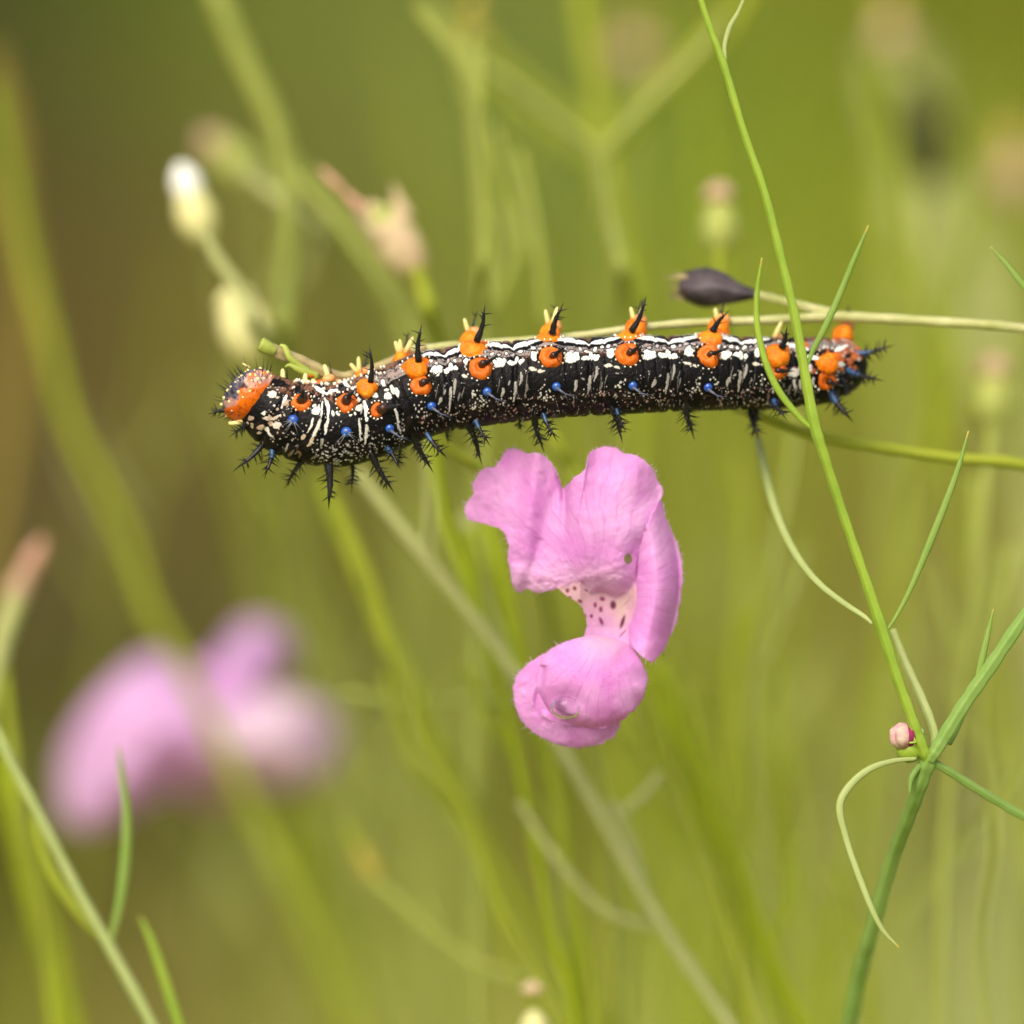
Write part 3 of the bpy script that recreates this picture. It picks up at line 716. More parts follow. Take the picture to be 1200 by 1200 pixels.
for a, b, r, d, bl in VS:
    ln = math.hypot(a[0] - b[0], a[1] - b[1])
    ps, ns_ = on(*a); cz = C[sp_of(*a)[2], 2]
    if d > .1 and a[0] < 900: ps = ps * [1, 1, -1] + [0, 0, 2 * cz]
    spine(cat, ps - ns_ * .05, P(*b, d), r, int(ln * .7) + 5, .12 if ln > 20 else .07, mats=('black', 'bluedull') if bl else ('black',), split=.36 if bl else None, bend=.05)
# --- head
def in_poly(px, py, poly):
    c = np.zeros(px.shape, bool); n = len(poly)
    for i in range(n):
        x1, y1 = poly[i]; x2, y2 = poly[(i + 1) % n]
        m = ((y1 > py) != (y2 > py)) & (px < (x2 - x1) * (py - y1) / (y2 - y1 + 1e-9) + x1); c ^= m
    return c
nh, nk = 220, 260
th = np.linspace(0.001, math.pi - .001, nh)[:, None]; fi = np.linspace(0, 2 * math.pi, nk, endpoint=False)[None, :]
ang = math.radians(40); la, lb, lc = 37, 27, 34
e1 = np.cos(th) * np.ones_like(fi); e2 = np.sin(th) * np.cos(fi); e3 = np.sin(th) * np.sin(fi)
lobe = 1 + .05 * np.abs(e3) - .10 * np.exp(-(e3 / .16) ** 2) * (e2 > 0)
nz = noise2(e1 * 7, (e2 + e3 * 1.3) * 7, 31, 4)
lobe = lobe * (1 + .018 * nz)
a1 = e1 * la * lobe; a2 = e2 * lb * lobe
hx = 293 + a1 * math.cos(ang) - a2 * math.sin(ang); hy = 463 - a1 * math.sin(ang) - a2 * math.cos(ang)
hcol = np.zeros((nh, nk, 3)); hcol[:] = srgb(78, 74, 84)
def hm(mask, c, f=1.0): hcol[mask] = hcol[mask] * (1 - f) + np.array(c) * f
hn = noise2(hx / 3.2, hy / 3.2 + e3 * 9, 41, 4); hn2 = noise2(hx / 1.5, hy / 1.5 + e3 * 9, 42, 3)
hm(hn > .25, srgb(30, 28, 34)); hm((hn < -.5), srgb(120, 112, 122))
jx = hx + hn * 1.2; jy = hy + hn2 * 1.2
pk = in_poly(jx, jy, [(286, 446), (290, 438), (303, 434), (318, 434), (326, 442), (316, 450), (300, 456), (288, 452)])
hm(pk, srgb(178, 122, 100)); hm(pk & (hn > .15), srgb(216, 182, 170)); hm(pk & (hn2 < -.2), srgb(208, 112, 60)); hm(pk & (hn2 > .45), srgb(110, 90, 96))
hm(in_poly(jx, jy, [(262, 470), (272, 466), (283, 472), (284, 480), (268, 484)]), srgb(192, 140, 128), .8)
hm(in_poly(jx, jy, [(280, 452), (286, 447), (291, 452), (288, 457), (281, 457)]), srgb(40, 14, 8))
om = in_poly(jx, jy, [(252, 484), (266, 479), (279, 474), (282, 456), (292, 455), (302, 455), (316, 450), (330, 438), (332, 450), (322, 456), (314, 462), (304, 474), (296, 484), (286, 494), (262, 497)])
hm(om, srgb(212, 100, 6)); hm(om & (hn > .45), srgb(228, 116, 10)); hm(om & (hy > 478) & (hn2 > -.2), srgb(206, 88, 22))
hm(in_poly(jx, jy, [(302, 478), (309, 466), (320, 455), (325, 458), (314, 470), (306, 480)]), srgb(230, 150, 40), .8)
for _ in range(5):
    hcol[1:-1] = (hcol[1:-1] * 2 + hcol[:-2] + hcol[2:]) / 4; hcol = (hcol * 2 + np.roll(hcol, 1, 1) + np.roll(hcol, -1, 1)) / 4
hcol *= (1 + .18 * noise2(hx / 1.1, hy / 1.1 + e3 * 20, 44, 3))[..., None]
mh = bpy.data.meshes.new('head')
wv = np.stack([(hx - 600) / 100, (600 - hy) / 100, e3 * lc / 100 * lobe - .02], -1).reshape(-1, 3)
ii = np.arange(nh - 1)[:, None] * nk; jj = np.arange(nk)[None, :]; j2 = (jj + 1) % nk
Q = np.stack([ii + jj, ii + nk + jj, ii + nk + j2, ii + j2], -1).reshape(-1, 4)
mh.from_pydata((W(wv) - np.array(cat['_o'])).tolist(), [], Q.tolist())
at = mh.color_attributes.new('col', 'FLOAT_COLOR', 'POINT'); at.data.foreach_set('color', np.concatenate([hcol.reshape(-1, 3), np.ones((nh * nk, 1))], 1).ravel())
mh.materials.append(M['head']); mh.polygons.foreach_set('use_smooth', [True] * len(mh.polygons)); mh.update()
head = bpy.data.objects.new('head', mh); COL.objects.link(head); head.parent = cat; head['_o'] = list(cat['_o'])
def on_head(x, y):
    dx, dy = x - 293, -(y - 463)
    u = (dx * math.cos(ang) + dy * math.sin(ang)) / la; v = (-dx * math.sin(ang) + dy * math.cos(ang)) / lb
    q = math.hypot(u, v)
    if q > .97: u, v = u / q * .97, v / q * .97
    z = -math.sqrt(max(0, 1 - u * u - v * v))
    n = np.array([(u / la) * math.cos(ang) - (v / lb) * math.sin(ang), (u / la) * math.sin(ang) + (v / lb) * math.cos(ang), z / lc]); n /= np.linalg.norm(n)
    p = np.array([(293 + u * la * math.cos(ang) - v * lb * math.sin(ang) - 600) / 100, (600 - (463 - (u * la * math.sin(ang) + v * lb * math.cos(ang)))) / 100, z * lc / 100 - .02])
    return p, n
hb = MB(); hh = MB()
hn_list = [(291, 433, 2), (306, 431, 2.2), (311, 434, 1.4), (284, 441, 2), (281, 443, 1.6), (277, 449, 2), (280, 447, 1.6), (272, 454, 2), (268, 458, 2.4), (264, 467, 2.8), (261, 474, 2.6), (273, 481, 1.8), (270, 471, 2.2),
    (281, 460, 2.6), (294, 459, 2.2), (295, 454, 1.9), (286, 466, 2), (305, 450, 1.8), (300, 440, 2), (303, 445, 2.8), (294, 440, 2.4), (308, 438, 2), (314, 437, 2.4), (318, 441, 1.6), (310, 444, 2), (299, 435, 1.8), (296, 447, 2), (290, 447, 1.6), (266, 487, 2), (322, 455, 2.6), (325, 465, 1.8), (321, 463, 3.4), (288, 436, 1.4)]
for x, y, r in hn_list:
    p, n = on_head(x, y); r = r / 100
    hb.lathe(p - n * .01, n, [(r, 0), (r * .95, r * .6), (r * .6, r * 1.3), (r * .15, r * 1.6)], 9)
for k in range(90):
    x, y = random.uniform(258, 326), random.uniform(428, 500); p, n = on_head(x, y)
    if n[2] > -.25 or True:
        hh.cone(p, p + n * random.uniform(.07, .16) + np.array([-.02, .03, 0]), .0055, 4)
hb.build('head_nubs', 'paleyellow', head, kind='stuff'); hh.build('head_hairs', 'black', head, kind='stuff')
# head horn, mouthpart and eyes
spine(head, P(263, 481, -.12), P(250, 484, -.16), .03, 8, .09)
mb = MB(); mb.tube([P(284, 494, -.15), P(276, 496, -.16), P(268, 496, -.17)], [.035, .03, .018], 8); mb.build('antenna', 'paleyellow', head)
mb = MB(); mb.tube([P(293, 431, .02), P(288, 428, .02), P(284, 426, .02)], [.012, .012, .006], 6); mb.build('hair_tuft', 'paleyellow', head)
mb = MB()
for x, y in ((306, 474), (309, 478), (304, 480), (311, 471)): 
    p, n = on_head(x - 4, y + 1); mb.ball(p + n * .01, .022)
mb.build('eyes', 'black', head, kind='stuff')
for k in range(60):
    q = random.uniform(325, 470); i = int(np.argmin(np.abs(C[:, 0] - q))); pp, nn = surf(i, random.uniform(-10, 40)); nubs.lathe(pp, nn, [(.016, -.01), (.014, .015), (.006, .03)], 6)
nubs.build('skin_nubs', 'nub', cat, kind='stuff')
mb = MB()
for k in range(420):
    i = random.randint(60, NS - 30); psi = random.uniform(30, 175) * random.choice([1, 1, -1]); pp, nn = surf(i, psi)
    mb.cone(pp, pp + nn * random.uniform(.04, .09) + np.array([random.uniform(-.03, .03), random.uniform(-.04, .02), 0]), .0035, 3)
mb.build('skin_hairs', 'hair', cat, kind='stuff')

# ------------------------------------------------------------------ the pink flower
FD = -.42
def fan_part(name, outline, centre, depth, colour, parent, matn='petal', nr=34, na=300, d=FD, thick=.012, wr=.02, seed=1, cilia=True):
    """petal: closed margin traced round a centre; depth(x, y, q, a) gives the relief in units"""
    ol = smooth_path([(x, y) for x, y in outline] + [outline[0]], 12)
    sl = np.concatenate([[0], np.cumsum(np.hypot(*np.diff(ol, axis=0).T))]); u = np.linspace(0, sl[-1], na, endpoint=False)
    O = np.stack([np.interp(u, sl, ol[:, 0]), np.interp(u, sl, ol[:, 1])], 1)
    r_ = np.random.default_rng(seed); O += (np.convolve(r_.normal(0, 1, na + 4), np.ones(5) / 5, 'valid')[:, None]) * .9
    q = (np.linspace(0, 1, nr) ** .8)[:, None]
    X = centre[0] + (O[:, 0] - centre[0]) * q; Y = centre[1] + (O[:, 1] - centre[1]) * q
    Zd = depth(X, Y, q * np.ones((1, na)), np.arange(na)[None, :] / na * 2 * math.pi)
    Zd = Zd + wr * noise2(X / 9, Y / 9, seed, 4) * (.3 + .7 * q)
    k = (D + d + Zd) / D
    L = np.stack([(X - 600) / 100 * k, (600 - Y) / 100 * k, d + Zd], -1)
    Lb = L.copy(); Lb[..., 2] += thick
    V = np.concatenate([L.reshape(-1, 3), Lb.reshape(-1, 3)]); N0 = nr * na
    F = []
    for i in range(nr - 1):
        for j in range(na):
            jn = (j + 1) % na; a, b, c_, e = i * na + j, i * na + jn, (i + 1) * na + jn, (i + 1) * na + j
            F.append((a, b, c_, e)); F.append((N0 + e, N0 + c_, N0 + b, N0 + a))
    for j in range(na):
        jn = (j + 1) % na; a, b = (nr - 1) * na + j, (nr - 1) * na + jn; F.append((a, b, N0 + b, N0 + a))
    mb = MB(); mb.add(V, F); ob = mb.build(name, matn, parent)
    col = colour(X, Y, q * np.ones((1, na))); col = np.concatenate([col.reshape(-1, 3)] * 2)
    at = ob.data.color_attributes.new('col', 'FLOAT_COLOR', 'POINT'); at.data.foreach_set('color', np.hstack([np.clip(col, 0, 1), np.ones((len(col), 1))]).ravel())
    if cilia:
        mb = MB()
        for j in range(0, na, 2):
            if r_.random() < .25: continue
            p = L[-1, j]; o = L[-1, j] - L[-4, j]; o /= np.linalg.norm(o) + 1e-9
            mb.cone(p, p + (o + r_.normal(0, .35, 3)) * r_.uniform(.02, .08), .005, 3)
        mb.build('petal_hairs', 'cilia', ob, kind='stuff')
    return ob

PINK = np.array(srgb(240, 170, 236)); PINKL = np.array(srgb(248, 206, 246)); PINKD = np.array(srgb(222, 118, 212)); THR = np.array(srgb(232, 206, 206)); VEIN = np.array(srgb(214, 112, 204))
def pinkcol(origin, seed, light=None):
    def f(X, Y, q):
        a = np.arctan2(Y - origin[1], X - origin[0]); r = np.hypot(X - origin[0], Y - origin[1])
        n = noise2(X / 22, Y / 22, seed, 4)[..., None]; c = PINK + (PINKL - PINK) * np.clip(.4 + .5 * n, 0, 1)
        aa = a + .05 * noise2(X / 16, Y / 16, seed + 3, 3)
        v = np.exp(-((np.sin(aa * 19 + .6 * np.sin(r / 16)) / .16) ** 2)) * .42 + np.exp(-((np.sin(aa * 47) / .3) ** 2)) * .16
        v = v * np.clip((r - 15) / 30, 0, 1) * np.clip(1.35 - q, 0, 1)
        c = c * (1 - v[..., None]) + VEIN * v[..., None]
        n2 = np.clip(noise2(X / 3, Y / 3, seed + 9, 3), -1, 1)[..., None] * .04
        c = c * (1 + n2)
        t = np.clip(1 - r / 55, 0, 1)[..., None] ** 1.4 * .8; c = c * (1 - t) + THR * t
        e = np.clip((q - .975) / .025, 0, 1)[..., None] * .5; c = c * (1 - e) + PINKL * e
        return c
    return f
SPOTS = [(683.5, 722.5, 3.6, 3.4, 0), (697.5, 709, 2, 3.2, 0), (704, 714, 2.2, 3.4, 0), (706, 702, 3.2, 2.4, .3), (718.5, 709, 3.4, 5, 0), (733, 702, 0, 0, 0), (704.5, 728, 2, 5, -.4), (729.5, 729, 2, 8, .32), (693, 722, 2, 2.2, 0),
         (665, 692, 2.2, 2.6, 0), (673.5, 689.5, 2, 2.6, -.4), (688, 690.5, 3, 2.4, 0), (679.5, 704.5, 3, 2, .5), (730, 742, .8, 6.5, .75), (661, 698, 2, 1.4, 0), (668, 700, 2, 1.2, 0)]
def throatcol(X, Y, q):
    n = noise2(X / 9, Y / 9, 4, 4)[..., None]; t = np.clip((Y[..., None] - 700) / 45, 0, 1)
    c = np.array(srgb(232, 196, 206)) * (1 - t) + np.array(srgb(238, 190, 234)) * t; c = c * (1 + .08 * n)
    e = np.exp(-((X[..., None] - 728) / 8) ** 2 - ((Y[..., None] - 715) / 18) ** 2) * .6; c = c * (1 - e) + np.array(srgb(236, 222, 196)) * e
    for x, y, rx, ry, a in SPOTS:
        if rx == 0: continue
        dx, dy = X - x, Y - y; u = dx * math.cos(a) + dy * math.sin(a); v = -dx * math.sin(a) + dy * math.cos(a)
        m = np.clip((1.35 - np.sqrt((u / rx) ** 2 + (v / ry) ** 2)) * 1.5, 0, 1)[..., None]
        dk = np.array(srgb(116, 12, 66) if rx * ry > 10 and y < 735 and x not in (704.5,) else srgb(158, 44, 112))
        if x < 690 and y < 710: dk = np.array(srgb(140, 50, 60))
        c = c * (1 - m * .92) + dk * m * .92
    return c

flower = thing('pink_flower', 'pink tubular flower with fringed lobes and a spotted throat below the caterpillar', 'flower', P(700, 700, .9))
def dA(X, Y, q, a):      # left upper lobe, folded back at its tip
    t = np.clip((X - 545) / 120, 0, 1)
    return .50 + .30 * (1 - t) + .06 * np.sin((X - Y * .4) / 15) * q - .16 * np.exp(-((X - 626 + (Y - 560) * .12) / 13) ** 2) * np.clip((660 - Y) / 60, 0, 1) + .10 * np.exp(-((X - 644 + (Y - 600) * .3) / 7) ** 2) * q
def dB(X, Y, q, a):      # middle upper lobe, cupped forward
    r2 = ((X - 712) / 62) ** 2 + ((Y - 605) / 90) ** 2
    return .50 - .24 * (1 - np.clip(r2, 0, 1)) + .05 * np.sin(a * 9 + 1) * q ** 3 + .09 * np.exp(-((X - 700 - (Y - 560) * .05) / 9) ** 2) * q - .04 * np.sin((X + Y * .3) / 11) * q
def dAB(X, Y, q, a):
    t = 1 / (1 + np.exp(-(X - 662 + (Y - 600) * .15) / 9)); z = dA(X, Y, q, a) * (1 - t) + dB(X, Y, q, a) * t
    z = z + .16 * np.exp(-((X - 661) / 5) ** 2) * np.clip((640 - Y) / 70, 0, 1)
    # puckered lower rim, rolled back into the throat
    return z + .16 * np.clip((Y - 668) / 30, 0, 1) ** 2 + .018 * noise2(X / 7, Y / 5, 77, 3) * np.clip((Y - 640) / 40, 0, 1)
def colB(X, Y, q):
    c = pinkcol((700, 704), 61)(X, Y, q); m = np.clip(1.2 - np.hypot((X - 736) / 4.6, (Y - 655) / 6), 0, 1)[..., None]
    m = np.clip(m * 3, 0, 1); c = c * (1 - m) + np.array(srgb(156, 150, 100)) * m
    e = np.clip((Y - 655) / 40, 0, 1)[..., None] * .6; return c * (1 - e) + np.array(srgb(240, 208, 226)) * e
fan_part('upper_lip', [(660, 573), (656, 564), (650, 549), (640, 536), (629, 531), (618, 531), (608, 527), (598, 526), (592, 530), (585, 541), (579, 547), (568, 549), (558, 560), (553, 571), (556, 578), (550, 586), (544, 595), (548, 607), (553, 610), (564, 609), (575, 614), (588, 621), (593, 630), (596, 642), (595, 655), (598, 668), (601, 686), (607, 693), (611, 695), (617, 690),
    (630, 695), (644, 692), (658, 688), (672, 690), (690, 694), (708, 699), (726, 704), (740, 702), (745, 690), (745, 672), (746, 655), (752, 640), (760, 620), (769, 600), (774, 584), (776, 573), (770, 562), (766, 552), (762, 546), (754, 539), (743, 533), (731, 531), (724, 526), (715, 523), (703, 525), (694, 529), (689, 536), (687, 545), (683, 552), (672, 560), (664, 570)],
    (672, 640), dAB, colB, flower, seed=3, thick=.012, wr=.018, nr=60, na=520)
def dC(X, Y, q, a):      # right lobe folded back into a narrow cup
    u = (X - (748 + 22 * np.exp(-((Y - 680) / 80) ** 2))) / 26
    return .62 - .30 * np.clip(1 - u ** 2, 0, 1) + .10 * np.clip(u, 0, 2) + .03 * np.sin(Y / 14) * q
fan_part('petal', [(773, 584), (777, 592), (780, 604), (786, 619), (793, 636), (798, 656), (800, 675), (798, 693), (796, 712), (791, 733), (783, 752), (774, 767), (764, 776), (756, 772), (748, 765), (741, 757), (737, 745), (737, 728), (739, 712),
    (741, 690), (743, 668), (746, 652), (752, 634), (759, 616), (766, 598)], (766, 685), dC, pinkcol((700, 700), 71), flower, seed=7, wr=.015)
def dT(X, Y, q, a): return .55 + .16 * (1 - ((X - 712) / 32) ** 2).clip(0, 1) - .12 * np.clip((Y - 735) / 30, 0, 1)
fan_part('throat', [(652, 688), (668, 684), (690, 680), (715, 680), (745, 684), (748, 700), (745, 725), (745, 750), (742, 768), (715, 772), (690, 768), (682, 756), (686, 742), (688, 732), (684, 716), (676, 705), (665, 699)], (712, 725), dT, throatcol, flower, seed=9, nr=60, na=360, wr=.012, cilia=False)
def dE(X, Y, q, a):
    r2 = np.clip(((X - 694) / 66) ** 2 + ((Y - 798) / 54) ** 2, 0, 1)
    g = np.exp(-(((X - 664) / 20) ** 2 + ((Y - 822) / 16) ** 2))
    fold_ = .07 * np.exp(-((X - 634 - (Y - 800) * -.12) / 4) ** 2) * (Y > 780) * (Y < 838)
    return .50 - .40 * np.sqrt(1 - r2 * .98) + .10 * g + fold_ + .02 * np.sin(a * 11) * q ** 4
fan_part('petal', [(668, 750), (684, 746), (700, 745), (718, 748), (733, 754), (744, 763), (752, 776), (758, 790), (758, 802), (754, 816), (746, 829), (736, 838), (727, 845), (717, 849), (706, 853), (694, 853), (680, 850), (664, 850), (648, 846), (636, 838), (627, 829), (624, 816), (626, 802), (629, 788), (636, 773), (650, 759)],
    (690, 798), dE, pinkcol((712, 735), 81), flower, seed=11, wr=.012)
def dF(X, Y, q, a): 
    r2 = np.clip(((X - 668) / 70) ** 2 + ((Y - 815) / 64) ** 2, 0, 1); return .78 - .36 * np.sqrt(1 - r2 * .95)
fan_part('petal', [(664, 752), (648, 759), (632, 769), (618, 779), (607, 789), (603, 801), (602, 815), (605, 829), (609, 841), (616, 850), (624, 857), (635, 864), (647, 870), (660, 874), (675, 876), (690, 875), (704, 871), (715, 865), (724, 858), (727, 846), (724, 830), (722, 810), (715, 785), (695, 762)],
    (667, 818), dF, pinkcol((720, 740), 91), flower, seed=13, wr=.02)
# tube and calyx behind, joined to its own stem
mb = MB(); k = P(722, 700, 0)
mb.tube([P(716, 708, .34), P(716, 702, .9), P(712, 700, 1.5), P(706, 706, 1.9)], [.30, .30, .24, .15], 22); mb.build('corolla_tube', 'petal_far', flower)
mb = MB(); mb.tube([P(710, 702, 1.6), P(705, 707, 1.95), P(700, 716, 2.2)], [.22, .20, .06], 16)
for q in range(5):
    an = q / 5 * 6.283; dr = np.array([math.cos(an), math.sin(an), 0]); mb.cone(P(710, 702, 1.6) + dr * .19, P(712, 700, 1.35) + dr * .27, .07, 6)
mb.build('calyx', 'stem', flower)
mb = MB(); pp, rr = path3([(700, 716, 2.2, 4), (690, 740, 2.8, 4), (672, 800, 4.2, 4), (655, 860, 5.1, 4.5)], 8); mb.tube(pp, rr, 8); mb.build('pedicel', 'pale', flower)

drop = MB(); p0 = P(664, 829, .26 + FD)
drop.lathe(p0 + np.array([0, 0, .03]), (0.05, .0, -1), [(.005, -.03)] + [(.19 * math.cos(q) + 1e-3, .12 * math.sin(q)) for q in np.linspace(0, math.pi / 2, 10)], 28, sq=.75)
dr = drop.build('water_droplet', 'water', None, origin=W(p0)[0]); dr['label'] = 'flat clear water droplet resting on the lower pink lobe'; dr['category'] = 'droplet'

# ------------------------------------------------------------------ plants in focus
MAIN = -.75
rows_main = [(812, -40, MAIN, 3), (820, -5, MAIN, 3.4), (834, 38, MAIN, 3.8), (849, 78, MAIN, 4.4), (872, 155, MAIN, 4.3), (896, 225, MAIN, 4.6), (915, 300, MAIN, 5), (932, 372, MAIN, 5.4), (944, 440, MAIN, 5.8), (955, 498, MAIN, 6.6), (968, 540, -.7, 5.8),
             (989, 605, -.6, 5.6), (1012, 672, -.55, 5.8), (1034, 738, -.5, 6.6), (1052, 795, -.45, 6.0), (1070, 845, -.4, 6.4), (1081, 876, -.36, 6.8), (1088, 896, -.3, 5)]
rows_low = [(1094, 878, -.3, 6), (1088, 892, -.28, 9.5), (1077, 925, -.1, 8.4), (1062, 965, .3, 8), (1045, 1010, .8, 8.2), (1022, 1090, 1.4, 9), (1008, 1140, 1.9, 9.5), (990, 1230, 2.6, 10)]
plant('slender_stem_plant', 'sharp green branching stem crossing in front of the caterpillar tail', 'plant',
  stems=[(rows_low, 'stem_blue', True, 'lower_stem'), (rows_main, 'stem', False, 'stem'),
         ([(1290, 620, -.2, 6), (1240, 672, -.25, 7), (1200, 724, -.3, 7.6), (1160, 783, -.3, 8), (1130, 826, -.3, 8), (1104, 868, -.32, 8), (1093, 886, -.34, 7), (1088, 894, -.3, 4)], 'stem_blue', False, 'branch'),
         ([(1046, 738, .5, 4), (1062, 778, .4, 4.6), (1082, 822, .2, 5), (1095, 858, 0, 4.6), (1094, 884, -.2, 4)], 'pale', False, 'branch'),
         ([(1290, 1000, .4, 4), (1200, 957, .2, 4.8), (1150, 928, 0, 5), (1110, 903, -.2, 4.6), (1090, 892, -.28, 4.5)], 'stem_blue', False, 'branch')],
  leaves=[([(1074, 889, -.4, 2.2), (1046, 892, -.5, 3.2), (1018, 902, -.6, 4.2), (995, 922, -.65, 4.6), (984, 946, -.7, 4.6), (992, 984, -.7, 4), (1004, 1020, -.75, 4), (1022, 1066, -.8, 3.6), (1036, 1092, -.8, 2.6), (1054, 1111, -.8, 1)], 'pale', .45),
          ([(1022, 731, -.55, 1.6), (1012, 722, -.5, 3), (985, 704, -.3, 3.6), (956, 680, 0, 4), (930, 645, .4, 4.6), (908, 596, .8, 5), (895, 545, 1.2, 5), (886, 505, 1.5, 3.6)], 'pale', .5),
          ([(1036, 742, -.52, 1.2), (1048, 726, -.5, 2.2), (1066, 692, -.5, 3), (1088, 640, -.5, 4.4), (1108, 590, -.5, 4.2), (1124, 545, -.5, 3), (1135, 505, -.5, .9)], 'leaf', .45),
          ([(953, 503, -.75, 1.8), (938, 490, -.75, 3.4), (914, 460, -.78, 4.2), (898, 426, -.8, 4.2), (888, 385, -.82, 3.8), (887, 345, -.85, 3), (893, 302, -.9, .9)], 'stem', .5),
          ([(946, 428, -.75, 1.6), (953, 410, -.72, 3.2), (966, 385, -.75, 4), (982, 350, -.75, 4), (1000, 306, -.78, 3.2), (1018, 264, -.8, .9)], 'leaf', .5),
          ([(850, 70, -.75, 2), (849, 54, -.72, 3), (855, 32, -.7, 3.2), (865, 14, -.7, 2.4), (876, -12, -.7, 1.4)], 'pale', .5),
          ([(1143, 808, -.3, 2.6), (1149, 780, -.3, 4.2), (1157, 745, -.3, 3.4), (1164, 714, -.3, .9)], 'leaf', .5),
          ([(1112, 872, -.1, 3.4), (1122, 850, 0, 4.4), (1134, 822, .1, 3)], 'stem_blue', .6),
          ([(1078, 896, -.3, 4), (1068, 912, -.3, 3.6), (1066, 930, -.3, 1)], 'stem_blue', .6)],
  buds=[])
bd = thing('flower_bud', 'small pink bud in a pale calyx tucked at the stem fork', 'bud', P(1066, 890, -.3))
mb = MB(); mb.lathe(P(1070, 893, -.25), P(1061, 862, -.25) - P(1070, 893, -.25), bud_profile(.34, .17), 18, wob=.05)
for q in range(5):
    an = q / 5 * 6.283; dr_ = np.array([math.cos(an), .2, math.sin(an)]); mb.cone(P(1064, 872, -.25) + dr_ * .15, P(1061, 854, -.25) + dr_ * .20, .07, 6)
mb.build('calyx', 'stem', bd)
bx = P(1062, 866, -.3)
for q, (an, mt, nm) in enumerate(((2.6, 'bud_pink', 'corolla'), (3.6, 'bud_pink', 'corolla'), (4.35, 'bud_pink', 'corolla'), (5.1, 'bud_purple', 'petal_fold'), (5.9, 'cream', 'petal_edge'), (.6, 'cream', 'petal_edge'), (1.6, 'bud_pink', 'corolla'))):
    mb = MB(); dr_ = np.array([math.cos(an), 0, math.sin(an)])
    mb.tube([bx + dr_ * .05 + [0, -.08, 0], bx + dr_ * .12, bx + dr_ * .125 + [0, .08, 0], bx + dr_ * .06 + [0, .15, 0], bx + dr_ * .01 + [0, .17, 0]], np.array([.07, .095, .09, .055, .02]) * (.72 if mt == 'bud_purple' else 1), 12, flat=.75)
    mb.build(nm, mt, bd)

plant('leaf_spray', 'small pointed green leaf poking in from the upper right beside nothing else', 'leaf', leaves=[([(1260, 400, .3, 4), (1225, 362, .2, 4.6), (1200, 335, .2, 4.4), (1180, 310, .2, 3.4), (1161, 289, .2, .9)], 'leaf', .5)])

plant('twig', 'thin pale twig under the caterpillar ending in a snapped tip by its head', 'twig',
  stems=[([(1400, 440, 2.0, 6), (1300, 404, 1.0, 6.2), (1200, 385, .8, 6), (1100, 377, .8, 6), (1010, 372, .85, 6.2), (975, 371, .85, 6), (900, 375, .72, 5.4), (800, 379, .6, 4.8), (740, 385, .55, 4.6), (690, 392, .5, 4.6), (640, 397, .5, 4.6), (600, 400, .5, 4.8), (540, 404, .45, 5), (480, 411, .40, 6)], 'twig', False, 'twig_stem'),
         ([(500, 408, .41, 6), (440, 432, .36, 6), (404, 442, .30, 6), (380, 436, .24, 6.5), (355, 425, .2, 7), (325, 413, .15, 7.5), (308, 406, .12, 7.5)], 'twig_brown', False, 'twig_end'),
         ([(975, 369, .85, 8), (950, 361, .95, 5), (915, 352, 1.1, 5), (885, 345, 1.3, 4)], 'twig', False, 'side_twig')],
  leaves=[([(372, 442, .1, 4), (352, 430, .05, 4.5), (340, 420, 0, 4), (334, 408, 0, 3.6), (328, 404, 0, 1.5)], 'cutgreen', .7),
          ([(372, 440, .1, 4), (352, 434, .02, 4), (340, 428, 0, 2.4), (334, 430, 0, 1)], 'cutgreen', .7),
          ([(322, 412, .1, 6), (314, 408, .08, 8.4), (305, 403, .05, 8.6)], 'cutgreen', .9)])
mb = MB()
a_, b_ = P(889, 345, 1.28), P(797, 335, 1.6); ax = b_ - a_; L_ = np.linalg.norm(ax)
mb.lathe(a_, ax, [(.03, 0), (.05, .05 * L_), (.085, .16 * L_), (.12, .28 * L_), (.165, .42 * L_), (.20, .56 * L_), (.215, .68 * L_), (.205, .8 * L_), (.18, .9 * L_), (.15, .97 * L_), (.04, .95 * L_)], 24, wob=.08)
vv = mb.v[-1]; kk = np.arange(len(vv)) % 24; axn = ax / L_; t_ = (vv - a_) @ axn; cen = a_ + t_[:, None] * axn; vv[:] = cen + (vv - cen) * (1 + .10 * np.cos(kk / 24 * 2 * np.pi * 4) + .22 * noise2(t_ * 6, kk * .3, 4, 3))[:, None]
pod = mb.build('seed_pod', 'pod', None, origin=W(b_)[0]); pod['label'] = 'withered black seed pod above the tail end, on a side twig'; pod['category'] = 'seed pod'
mb = MB()
for k in range(30):
    an = random.uniform(0, 6.28); dv = np.array([0, math.cos(an), math.sin(an)]); p = b_ + dv * random.uniform(.05, .15) + np.array([.06, 0, 0])
    mb.cone(p, p + np.array([-random.uniform(.08, .2), dv[1] * .05, dv[2] * .05]), .009, 3)
for q in range(6):
    an = q / 6 * 6.283 + .3; dv = np.array([-.1 * random.random(), math.cos(an), math.sin(an)]); mb.cone(b_ - np.array([-.14, .02, 0]) + dv * .16, b_ + dv * [1, .13, .13] + np.array([-.1 - .08 * random.random(), 0, 0]), .045, 5)
fr = mb.build('frayed_tip', 'twig_brown', None); fr.parent = pod; 
for v in fr.data.vertices: v.co = v.co - pod.location

